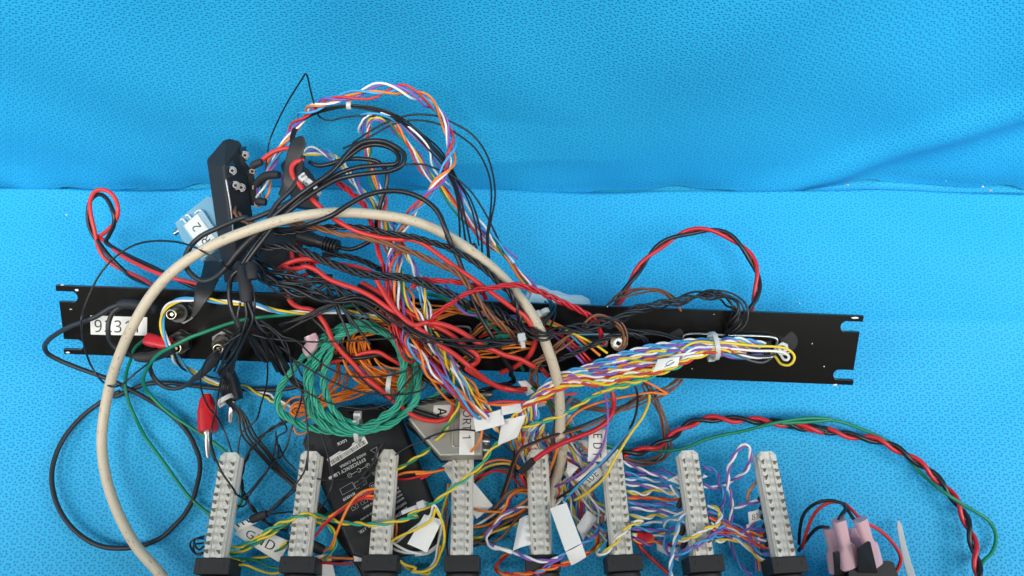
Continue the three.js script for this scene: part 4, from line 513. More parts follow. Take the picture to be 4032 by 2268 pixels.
// ---- thin and thick black wires
const thin = (label, p, d = 1.05, c = 'black') => wire(label, c, d, p);
thin('thin black wire bent to a sharp point above the arch, highest of all the wires', A(585, 960, 60, 600, 860, 64, 625, 750, 70, 648, 560, 74, 668, 505, 76, 780, 282, 88, 905, 82, 96, 913, 72, 96, 921, 84, 96, 948, 210, 92, 980, 320, 89, 1015, 385, 86, 1080, 407, 85, 1180, 382, 85, 1300, 370, 85, 1450, 385, 85, 1600, 425, 83, 1700, 482, 81, 1800, 565, 80, 1890, 660, 78, 1980, 820, 76, 2060, 960, 74, 2110, 1100, 72, 2150, 1300, 66));
thin('thin dark wire looping left over the red loop and round the beige cable', [...B(2060, 925, 86, 1950, 842, 94, 1850, 775, 97, 1700, 692, 96, 1550, 648, 92, 1400, 634, 88, 1200, 645, 82, 1050, 690, 77, 900, 788, 72, 790, 900, 68, 690, 1062, 66, 595, 1290, 63, 565, 1400, 62), ...F(562, 60, 60, 567, 150, 56, 600, 325, 44, 655, 475, 34, 735, 600, 30, 815, 668, 33, 890, 692, 36, 965, 668, 33, 1100, 560, 34, 1250, 450, 46, 1340, 380, 54)], 1.15);
for (const [k, o] of [[0, 0], [1, 12], [2, 26]]) wire(['black wire arching under the tie at the top, outermost of three', 'black wire arching under the tie at the top, middle of three', 'black wire arching under the tie at the top, innermost of three'][k], 'black', 1.25, [...A(905, 690, 80, 860, 680, 84, 815 + o, 610, 86, 806 + o, 520, 86, 842 + o, 440, 86, 930, 368 + o * 0.7, 87, 1060, 320 + o * 0.6, 87, 1220, 298 + o * 0.4, 86, 1400, 312 + o, 86, 1550, 365 + o, 85, 1690 - o, 460 + o, 83, 1830 - o, 600 + o, 82, 1940 - o, 760, 80, 2010 - o, 940, 78, 2060 - o * 2, 1150, 75, 2100 - o * 3, 1300, 72), ...D(1190 - o * 3, 150, 70, 1260 - o * 3, 330, 66)], 'black wires arching under the tie at the top');
for (const [k, q] of [['outer long black wire curving over the right shoulder of the arch', [1250, 570, 92, 1400, 470, 90, 1550, 395, 89, 1700, 362, 88, 1850, 375, 88, 1960, 420, 87, 2100, 505, 85, 2200, 635, 83, 2250, 790, 81, 2262, 950, 79, 2235, 1100, 77, 2212, 1230, 75, 2222, 1390, 72]], ['inner long black wire curving over the right shoulder of the arch', [1180, 610, 92, 1350, 535, 90, 1550, 428, 88, 1700, 405, 87, 1850, 428, 86, 1990, 498, 85, 2130, 610, 83, 2210, 760, 81, 2235, 900, 79, 2225, 1080, 77, 2204, 1220, 75, 2212, 1390, 72]], ['black wire slanting from the loop end down to the right below the arch', [1625, 722, 92, 1750, 722, 88, 1850, 755, 84, 1960, 805, 80, 2080, 905, 76, 2180, 1050, 72, 2265, 1210, 68, 2330, 1345, 66, 2390, 1449, 62]], ['black wire hanging straight down inside the right of the arch', [1740, 500, 80, 1850, 590, 79, 1930, 700, 78, 2010, 850, 76, 2080, 950, 74, 2130, 1080, 72, 2160, 1230, 70, 2168, 1400, 67]]]) thin(k, A(...q), 1.2);
wire('black cable bundle strand forming the long flat loop above the white tie, outer one', 'black', 2.9, [...A(365, 1449, 84, 520, 1275, 92, 690, 1085, 98, 840, 955, 102, 955, 870, 105, 1095, 770, 107, 1240, 610, 108, 1325, 560, 108, 1450, 552, 108, 1550, 590, 108, 1615, 650, 108, 1600, 722, 107, 1520, 762, 106, 1400, 775, 106, 1250, 795, 105, 1130, 830, 104, 1000, 905, 103, 850, 1010, 101, 700, 1140, 97, 570, 1310, 92, 470, 1449, 86), ...C(800, 480, 84, 775, 620, 82, 790, 800, 78, 860, 980, 72)], null, 'cable', 'thin_cable');
wire('black cable bundle strand inside the long flat loop above the white tie', 'black', 2.9, [...A(440, 1449, 82, 575, 1260, 88, 730, 1100, 94, 880, 960, 100, 1000, 860, 102, 1110, 760, 104, 1250, 640, 104, 1330, 592, 104, 1440, 580, 104, 1540, 615, 104, 1580, 668, 104, 1560, 715, 103, 1440, 730, 102, 1280, 745, 102, 1150, 785, 101, 1020, 860, 100, 870, 985, 98)], null, 'cable', 'thin_cable');
wire('black cable rising to the tie, then hanging down inside the loop at its right', 'black', 2.6, [...A(940, 705, 96, 1000, 730, 97, 1080, 720, 98, 1180, 688, 99, 1310, 680, 99, 1430, 702, 98, 1490, 770, 96, 1492, 870, 92, 1450, 1000, 86, 1420, 1120, 80, 1400, 1240, 72, 1330, 1290, 68, 1230, 1325, 66, 1145, 1310, 65)], null, 'cable', 'thin_cable');
wire('black cable making the round loop over the pale blue hood left of the block', 'black2', 3.0, [...A(940, 900, 99, 840, 960, 98, 700, 1035, 95, 500, 1115, 92), ...B(2200, 400, 91, 1900, 520, 90, 1750, 595, 88, 1650, 690, 86, 1600, 800, 84, 1612, 905, 82, 1685, 990, 80, 1790, 1035, 80, 1900, 1000, 82, 2000, 910, 86, 2100, 780, 90, 2230, 640, 93, 2400, 480, 95), ...A(700, 1010, 97, 820, 880, 99, 870, 760, 100, 890, 660, 100)], null, 'cable', 'thin_cable');
wire('black cable arching over the beige cable and falling through the middle of the panel', 'black', 2.9, [...A(680, 1180, 88, 800, 1180, 94, 930, 1150, 104, 1100, 1085, 109, 1200, 1020, 110, 1350, 940, 110, 1500, 912, 109, 1630, 922, 108, 1760, 975, 106, 1855, 1060, 104, 1910, 1180, 101, 1955, 1300, 95), ...D(900, 20, 93, 960, 160, 90, 1040, 330, 86, 1110, 520, 82, 1170, 700, 78, 1250, 880, 74, 1330, 1030, 70, 1400, 1140, 66, 1480, 1300, 58, 1560, 1420, 48)], null, 'cable', 'thin_cable');
wire('dark cable hanging from the block bottom in a curve across the panel\'s upper edge', 'black', 2.2, C(950, 320, 88, 1060, 420, 86, 1200, 500, 84, 1320, 600, 82, 1420, 665, 80, 1520, 680, 79, 1640, 620, 78, 1760, 540, 76), null, 'cable', 'thin_cable');
thin('thin black wire beside the hanging dark cable over the panel\'s upper edge', C(980, 290, 88, 1100, 400, 87, 1130, 500, 86, 1190, 590, 85, 1260, 635, 83, 1400, 640, 80, 1560, 660, 78, 1700, 640, 76, 1800, 615, 74, 1900, 665, 70), 1.3);
// wires fanning out of the long sleeve
const fan = [['leftmost', C(880, 740, 88, 850, 900, 84, 880, 990, 80, 760, 1200, 66, 690, 1400, 44)], ['second', C(930, 740, 88, 945, 880, 84, 900, 1050, 78, 800, 1250, 62, 660, 1430, 42)], ['third', C(990, 560, 92, 1020, 750, 88, 1000, 950, 80, 930, 1100, 72, 830, 1290, 58, 730, 1430, 40)], ['fourth', C(960, 740, 88, 1010, 900, 84, 940, 1080, 76, 860, 1230, 64, 780, 1340, 50, 680, 1440, 38)]];
fan.forEach(([n, p], i) => wire(n + ' of the black wires fanning from the long sleeve towards the white tie', 'black', 1.5, [...p, ...F(1985 + i * 18, 640, 26, 1960 + i * 22, 740, 22, 2020 + i * 14, 850, 16, 2120 + i * 20, 960, 10), ...K(650 + i * 40, 40, 6, 800 + i * 36, 210, 5, 950 + i * 30, 380, 4, 1100 + i * 26, 510, 4, 1230 + i * 20, 620, 4), ...K(1400 + i * 25, 790, 4, 1520 + i * 24, 960, 3, 1640 + i * 26, 1130, 3, 1770 + i * 30, 1320, 3, 1850 + i * 30, 1460, 3)], 'black wires from the long sleeve'));
for (const [l, p, d] of [
  ['black cable with pale print running down the panel to the adapter, left one of two', [...C(930, 1030, 70, 1010, 1150, 62, 1130, 1320, 50), ...G(60, 170, 44, 180, 310, 34, 300, 450, 22, 440, 560, 14, 620, 720, 8)], 2.6],
  ['black cable with pale print running down the panel to the adapter, right one of two', [...C(960, 1020, 72, 1045, 1140, 64, 1170, 1320, 52), ...G(100, 150, 46, 225, 300, 36, 345, 440, 24, 500, 560, 15, 690, 720, 9)], 2.6],
]) wire(l, 'black', d, p, null, 'cable', 'thin_cable');
thin('thin black wire running almost level across the panel into the green coil', [...C(1000, 1060, 74, 1150, 1100, 72), ...G(60, 70, 70, 300, 105, 68, 600, 122, 67, 900, 110, 67, 1300, 85, 67, 1650, 72, 68, 1800, 60, 68)]);
thin('thin black wire sagging widest over the green coil, nearest its bottom', [...C(1080, 920, 80, 1200, 1010, 76), ...G(180, 140, 66, 250, 300, 56, 380, 530, 50, 520, 610, 50, 700, 705, 50, 900, 762, 50, 1150, 787, 50, 1340, 725, 51, 1500, 560, 52, 1640, 410, 54, 1760, 270, 58)]);
thin('thin black wire sagging over the middle of the green coil', [...C(1100, 950, 78, 1250, 1060, 74), ...G(340, 230, 66, 400, 300, 60, 600, 425, 56, 800, 530, 54, 1000, 602, 54, 1250, 642, 54, 1500, 640, 54, 1690, 595, 55, 1790, 480, 56, 1832, 350, 58)]);
thin('thin black wire sagging over the top half of the green coil', [...C(1050, 960, 80, 1200, 1000, 78), ...G(280, 60, 74, 420, 105, 70, 600, 265, 64, 780, 390, 60, 1000, 462, 58, 1250, 468, 58, 1500, 420, 59, 1690, 330, 62, 1790, 250, 64, 1850, 120, 66)]);
thin('thin black wire passing down the coil\'s left lobe to the second connector\'s top', [...C(1010, 900, 82, 1120, 1040, 76), ...G(250, 30, 70, 330, 140, 64, 370, 300, 58, 405, 460, 52, 470, 600, 48, 510, 760, 46, 530, 920, 44, 548, 1080, 42, 545, 1250, 40, 535, 1400, 36), ...K(1300, 240, 34, 1265, 400, 33, 1160, 560, 30, 1060, 680, 22, 960, 780, 16, 885, 830, 13)]);
thin('thin black wire running down left of the coil beside the white and yellow wires', [...C(960, 1060, 76, 1080, 1280, 60), ...G(110, 120, 58, 130, 320, 46, 125, 540, 34, 70, 740, 24, 20, 900, 16), ...K(640, 20, 14, 600, 250, 9, 560, 420, 9, 580, 560, 10, 640, 660, 10, 700, 620, 9, 830, 470, 9, 940, 340, 8, 1010, 230, 8, 1000, 60, 8), ...G(330, 1000, 8, 250, 850, 8)]);
thin('thin black wire falling from the panel across the adapter, past the barcode', [...C(1200, 1130, 66, 1290, 1250, 58), ...G(230, 160, 56, 350, 250, 50, 520, 540, 40, 590, 760, 36, 650, 960, 34, 700, 1120, 33, 745, 1290, 32, 770, 1440, 32), ...K(1545, 380, 32, 1555, 480, 31, 1530, 600, 30, 1480, 710, 24, 1410, 775, 18, 1330, 810, 12, 1150, 805, 9, 920, 830, 11)]);
thin('thin black wire looping past the red banana plug to the first connector', [...C(900, 1050, 78, 770, 1130, 74), ...F(2100, 215, 72, 1920, 320, 68, 1800, 440, 62, 1752, 600, 48, 1765, 740, 34, 1830, 890, 26, 1920, 1000, 16, 2000, 1150, 8, 2080, 1370, 5), ...K(560, 220, 5, 580, 340, 5)], 1.1);
thin('thin black wire passing between the banana plugs and over the first connector', [...F(2100, 300, 60, 1980, 560, 40, 1930, 770, 28, 1890, 970, 22, 1858, 1150, 16, 1865, 1300, 18, 1900, 1430, 26), ...K(330, 100, 30, 370, 250, 33, 450, 430, 33, 540, 555, 31, 600, 640, 18, 650, 660, 10, 700, 690, 9)], 1.2);
thin('thin black wire making a small loop right of the first connector', K(560, 600, 10, 565, 680, 9, 610, 750, 8, 670, 740, 8, 720, 640, 8, 800, 540, 7, 900, 400, 6, 960, 250, 6, 985, 100, 7, 980, 0, 8), 1.1);
thin('thin black wire from the coil to the second connector along the cloth', [...G(420, 500, 30, 480, 640, 20, 370, 1000, 8, 330, 1160, 6, 250, 1290, 6), ...K(1010, 130, 6, 1070, 260, 6, 1190, 390, 6)], 1.1);
thin('thin black wire crossing the adapter face to the third connector', K(1395, 475, 26, 1500, 492, 26.5, 1640, 485, 26.5, 1780, 460, 26.5, 1900, 400, 26.5, 2000, 320, 26), 0.9);
thin('thin black wire curving over the metal hood from the third connector', [...K(2180, 240, 26, 2330, 150, 30, 2520, 75, 36), ...G(1720, 1090, 40, 1850, 1035, 42, 2020, 1000, 43, 2160, 1000, 44, 2290, 1030, 42, 2380, 1080, 38), ...L(830, 40, 34, 980, 130, 28, 1070, 215, 24)], 1.1);
harness('twisted_pair', 'twisted black pair falling from the dark wires past the first connector to the cloth', ['black', 'black'], 1.3, [...G(330, 910, 12, 200, 970, 10, 60, 1080, 8), ...K(820, 90, 6, 740, 170, 6, 680, 290, 7, 640, 420, 8, 640, 540, 8, 680, 660, 7, 740, 760, 5, 830, 860, 4, 960, 960, 4, 1100, 990, 4)], { pitch: 16 });
harness('twisted_pair', 'two thin black wires entering the sleeve above the GND label', ['black', 'black'], 1.0, K(1200, 560, 20, 1100, 640, 18, 1000, 730, 16, 890, 825, 14), { pitch: 60, spread: 0.9 });
harness('wire_loops', 'small bunch of black wire loops at the left of the first plug', ['black', 'black', 'black'], 1.1, K(270, 1080, 8, 180, 1090, 9, 145, 1120, 8, 160, 1180, 6, 200, 1215, 5, 260, 1190, 7), { pitch: 70, spread: 2, loose: 1 });
harness('wire_loops', 'black wires in a tight turn by the third connector and adapter', ['black', 'black', 'black'], 1.2, K(2060, 120, 28, 2020, 190, 28, 1960, 320, 27, 1880, 440, 27, 1800, 560, 27), { pitch: 40, spread: 1.3, loose: 0.6 });
harness('wire_loops', 'bundle of black wires with a tie below the panel\'s middle edge', ['black', 'black', 'black', 'black'], 1.4, [...D(1930, 720, 48, 1980, 790, 62, 1960, 860, 66, 1900, 960, 68, 1870, 1010, 68, 1800, 1020, 66)], { pitch: 80, spread: 2.2, loose: 1 });
harness('wire_loops', 'slim bundle of black wires sagging from the middle tie to the left', ['black', 'black', 'black', 'black'], 1.3, [...C(1300, 1010, 66, 1500, 900, 70, 1700, 800, 74, 1900, 720, 77, 2080, 695, 78, 2250, 760, 78, 2400, 860, 78), ...D(480, 950, 78, 600, 1040, 78, 750, 1100, 78, 950, 1140, 78, 1150, 1155, 78, 1400, 1150, 77, 1640, 1110, 76)], { pitch: 120, spread: 2.0, loose: 1.2 });
harness('wire_loops', 'black wire sheaf from the middle tie along the panel to the right', ['black', 'black', 'black', 'black', 'black'], 1.3, [...D(1640, 930, 70, 1700, 1000, 72, 1850, 1040, 74, 2000, 1050, 75, 2200, 1020, 76), ...E(50, 930, 76, 150, 885, 74, 300, 820, 72, 450, 768, 70, 600, 730, 68, 750, 690, 66, 900, 660, 66, 1050, 652, 66, 1150, 668, 65, 1230, 720, 64, 1260, 800, 62, 1230, 900, 58, 1150, 985, 50)], { pitch: 34, spread: 2.1, loose: 1.4 });
harness('wire_loops', 'black wires fanning over the panel\'s upper edge near the bright socket', ['black', 'black', 'black'], 1.2, E(980, 660, 66, 1100, 640, 68, 1220, 660, 68, 1300, 730, 66, 1310, 800, 63, 1270, 900, 58, 1190, 970, 51), { pitch: 200, spread: 4, loose: 1.6 });
harness('wire_braid', 'black twisted braid running under the bright screw to the right socket', ['black', 'black', 'black'], 1.5, [...D(1750, 1420, 52, 1950, 1340, 56, 2080, 1290, 60, 2250, 1220, 64, 2400, 1150, 66), ...E(60, 1060, 66, 200, 990, 66, 350, 962, 64, 450, 985, 60, 515, 1020, 54)], { pitch: 20 });
harness('wire_loops', 'black wires slipping from the braid into the colourful harness', ['black', 'black', 'black'], 1.3, E(340, 945, 60, 500, 950, 60, 650, 970, 61, 780, 1010, 61, 880, 1045, 60), { pitch: 120, spread: 1.6, loose: 0.8 });
harness('wire_braid', 'black twisted braid running diagonally under the beige cable to the middle tie', ['black', 'black', 'black'], 1.7, [...A(690, 1215, 80, 820, 1200, 84, 1000, 1172, 88, 1200, 1165, 92, 1400, 1185, 94), ...D(250, 35, 94, 400, 60, 93, 600, 90, 92, 750, 135, 91, 900, 182, 90, 1050, 252, 89, 1200, 340, 88, 1330, 440, 87, 1440, 545, 86, 1540, 640, 84, 1600, 760, 80, 1640, 880, 76, 1660, 980, 72)], { pitch: 19 });
harness('wire_braid', 'thick dark braid of black wires over the red wires in the middle', ['black2', 'black', 'black2', 'black'], 1.6, [...C(1060, 190, 84, 1180, 185, 86, 1300, 172, 88, 1500, 222, 90, 1700, 312, 90, 1900, 392, 90, 2100, 452, 90, 2300, 478, 90), ...D(450, 485, 89, 600, 520, 88, 750, 578, 87, 880, 630, 86, 1000, 680, 84, 1090, 740, 82, 1120, 800, 76)], { pitch: 24 });
harness('wire_braid', 'dark braid of black wires from the plug down behind the red braid', ['black', 'black', 'black'], 1.6, [...C(1700, 260, 70, 1900, 270, 70, 2100, 320, 69, 2250, 395, 68), ...D(100, 330, 67, 230, 400, 66, 330, 440, 64)], { pitch: 18 });
harness('wire_braid', 'dark braid over the panel between the brown wires and the beige cable', ['black', 'black', 'black', 'black'], 1.5, D(1320, 760, 72, 1400, 820, 72, 1480, 870, 71, 1560, 940, 70, 1650, 990, 69, 1780, 1040, 67), { pitch: 22, spread: 1.9 });
harness('wire_braid', 'black braid on the cloth below the panel\'s middle', ['black', 'black', 'black'], 1.5, [...H(830, 0, 50, 830, 90, 44, 790, 170, 38, 820, 260, 30, 700, 300, 30, 560, 340, 34, 420, 370, 38, 260, 400, 42, 100, 430, 44, 0, 450, 44), ...G(1600, 740, 40, 1450, 790, 30, 1200, 780, 28, 950, 820, 26)], { pitch: 18 });
// ---- brown wires
harness('wire_braid', 'brown twisted wires from the terminal block diagonally across the panel', ['brown', 'brown', 'brown'], 1.7, [...A(385, 1010, 66, 420, 1075, 72, 520, 1135, 78, 650, 1152, 84, 800, 1140, 88, 950, 1160, 90, 1150, 1215, 92), ...D(0, 75, 92, 200, 122, 91, 420, 190, 90, 600, 250, 89, 800, 332, 88, 950, 405, 87, 1060, 490, 86, 1140, 590, 85, 1210, 690, 83, 1290, 800, 80, 1370, 890, 77, 1480, 985, 72, 1580, 1080, 66, 1620, 1140, 60)], { pitch: 30, loose: 0.8 });
harness('wire_loops', 'brown wires looping out behind the panel under the red and black arch', ['brown', 'brown', 'brown'], 1.3, E(205, 725, 30, 290, 655, 40, 440, 615, 50, 570, 605, 56, 670, 630, 60, 730, 690, 62, 790, 755, 58), { pitch: 90, spread: 1.8, loose: 1 });
harness('wire_loops', 'brown wire rings round the bright screw on the panel', ['brown', 'brown', 'brown'], 1.3, [...E(0, 900, 70, 90, 835, 70, 190, 845, 69, 290, 890, 68, 335, 980, 64, 325, 1060, 60, 280, 1100, 56)], { pitch: 140, spread: 2.0, loose: 1.2 });
harness('wire_loops', 'brown wires gathered beside the beige cable, bending down past the harness', ['brown', 'brown', 'brown', 'brown'], 1.4, [...D(2160, 1080, 64, 2060, 1160, 64, 1930, 1260, 62, 1800, 1350, 58, 1760, 1420, 50), ...H(1000, 170, 44, 1000, 240, 40, 1060, 330, 36, 1140, 420, 30), ...H(1330, 700, 16, 1420, 800, 12, 1500, 900, 8, 1570, 980, 6)], { pitch: 60, spread: 1.9, loose: 1.2 });
harness('wire_loops', 'brown wires crossing the cloth right of the harness to the long red pair', ['brown', 'brown', 'brown', 'brown'], 1.3, [...H(2500, 230, 24, 2430, 300, 22, 2300, 370, 20, 2190, 400, 18, 2050, 460, 14, 1900, 530, 12, 1750, 550, 12, 1580, 530, 14, 1400, 470, 18)], { pitch: 80, spread: 1.7, loose: 1 });
harness('wire_loops', 'brown wires dropping from the harness under the red and black pair in a hook', ['brown', 'brown', 'brown', 'brown'], 1.3, [...H(2120, 250, 30, 2170, 350, 20, 2250, 470, 8, 2310, 650, 3, 2340, 800, 2, 2350, 920, 2, 2300, 1010, 2, 2200, 1060, 3, 2050, 1070, 5, 1920, 1040, 8)], { pitch: 120, spread: 1.6, loose: 1 });
// ---- red wires
wire('thick red wire from the ring terminal to the black bracket', 'red', 2.9, A(590, 705, 84, 640, 660, 87, 700, 625, 89, 790, 608, 89, 850, 640, 86));
wire('thick red wire curling through the white tie and on across the panel\'s middle', 'red', 2.9, [...A(900, 690, 100, 845, 700, 101, 812, 740, 101, 822, 800, 100, 870, 862, 99, 950, 955, 98, 1050, 1050, 96, 1150, 1130, 94, 1280, 1200, 92, 1450, 1245, 91, 1600, 1256, 90), ...D(500, 105, 89, 650, 140, 88, 850, 278, 87, 1000, 390, 86, 1150, 490, 85, 1300, 595, 83, 1450, 700, 81, 1570, 785, 79, 1690, 870, 76, 1750, 950, 73, 1790, 1040, 69, 1800, 1130, 65, 1740, 1270, 58, 1600, 1380, 48, 1450, 1440, 40)]);
wire('thick red wire running in a shallow curve over the middle of the panel', 'red', 2.9, [...C(1330, 380, 74, 1380, 410, 76, 1480, 400, 80, 1540, 385, 82, 1640, 420, 82, 1750, 500, 82, 1900, 560, 82, 2050, 610, 82, 2200, 685, 81, 2380, 810, 80), ...D(440, 860, 79, 560, 955, 78, 700, 1045, 77, 800, 1130, 76, 1000, 1260, 74, 1140, 1380, 70), ...H(460, 180, 62, 560, 260, 54, 700, 330, 46, 820, 350, 40, 950, 330, 38)]);
wire('thick red wire beside the dark braid, diving to the metal hood', 'red', 2.9, [...C(1240, 425, 70, 1340, 360, 74, 1450, 320, 76, 1650, 310, 80, 1850, 355, 83, 2050, 390, 84, 2200, 450, 84), ...D(250, 590, 83, 340, 730, 82, 460, 870, 80, 590, 960, 79), ...D(720, 935, 76, 900, 968, 76, 1050, 1035, 75, 1200, 1135, 73, 1350, 1205, 70, 1500, 1268, 66, 1650, 1310, 62, 1780, 1380, 56), ...H(1060, 110, 46, 1150, 190, 40, 1210, 270, 34)]);
wire('thick red wire dropping down the panel\'s left middle through the coils to the hood', 'red', 2.8, [...C(1390, 230, 60, 1400, 330, 64, 1360, 450, 66, 1345, 600, 67, 1390, 740, 67, 1480, 795, 67, 1600, 820, 66, 1720, 950, 64, 1800, 1120, 62), ...G(850, 190, 58, 980, 320, 54, 1120, 470, 49, 1280, 600, 46, 1420, 720, 43, 1560, 835, 42, 1700, 895, 41, 1850, 908, 40, 1950, 870, 40, 1990, 790, 41, 2000, 700, 42)]);
wire('black cable beside the dropping red wire through the coils', 'black', 2.8, [...C(1420, 760, 60, 1560, 860, 62, 1700, 980, 60, 1830, 1120, 58), ...G(850, 110, 56, 1000, 360, 50, 1150, 540, 45, 1300, 650, 42, 1450, 735, 40, 1640, 815, 39, 1850, 880, 38)], null, 'cable', 'thin_cable');
harness('power_pair', 'red and black pair snaking level behind the green coil', ['red', 'black'], 2.6, G(640, 400, 40, 740, 310, 46, 860, 285, 50, 1000, 270, 52, 1140, 245, 54, 1250, 235, 54, 1350, 270, 53, 1450, 310, 51, 1560, 370, 47, 1700, 470, 44, 1880, 560, 42), { pitch: 46 });
harness('power_pair', 'red and black cables from the middle down over the hood side by side', ['black', 'red'], 3.0, [...C(2080, 560, 74, 2250, 660, 76, 2420, 780, 76), ...D(540, 880, 74, 720, 970, 72, 900, 1060, 70, 1060, 1180, 68, 1200, 1300, 64), ...H(330, 120, 58, 480, 220, 52, 620, 290, 46, 780, 330, 42, 900, 345, 38)], { pitch: 400, phase: 1.2, spread: 1.6 });
for (const [l, p] of [['bright red braid running down through the arch left of centre', [...A(1130, 850, 82, 1200, 890, 83, 1270, 950, 84, 1330, 1010, 84, 1370, 1110, 83, 1410, 1260, 82, 1450, 1400, 81), ...D(280, 380, 80, 305, 500, 79, 335, 640, 77, 375, 850, 74, 420, 1020, 71, 540, 1200, 67), ...G(1620, 180, 60, 1760, 330, 56, 1900, 480, 50)]], ['bright red braid lying level above the panel\'s upper edge', D(560, 590, 78, 650, 520, 82, 800, 520, 83, 1000, 530, 82, 1150, 565, 80, 1250, 610, 76, 1310, 700, 68)], ['bright red braid curving over the beige cable to the right socket', [...D(740, 1000, 72, 770, 910, 78, 860, 815, 81, 960, 740, 83, 1060, 672, 85, 1200, 622, 88, 1350, 592, 91, 1500, 565, 93, 1650, 570, 92, 1800, 620, 88, 1920, 668, 84, 2060, 730, 80, 2200, 795, 76, 2320, 865, 72, 2400, 930, 68), ...E(130, 950, 62, 165, 1040, 54)]]]) harness('wire_braid', l, ['red2', 'red2', 'red2'], 1.55, p, { pitch: 22, loose: 0.7 });
wire('thick red wire falling from the harness to the grey sleeve at the fifth connector', 'red2', 2.9, H(1750, 260, 40, 1800, 350, 36, 1822, 450, 34, 1805, 570, 34, 1740, 670, 34, 1620, 750, 35, 1450, 820, 36, 1300, 880, 37, 1150, 955, 37, 1020, 1042, 36));
wire('short red wire hooking from the grey sleeve under the fifth connector', 'red', 2.2, H(900, 1165, 26, 895, 1210, 22, 920, 1260, 16, 970, 1320, 10, 1010, 1370, 8));
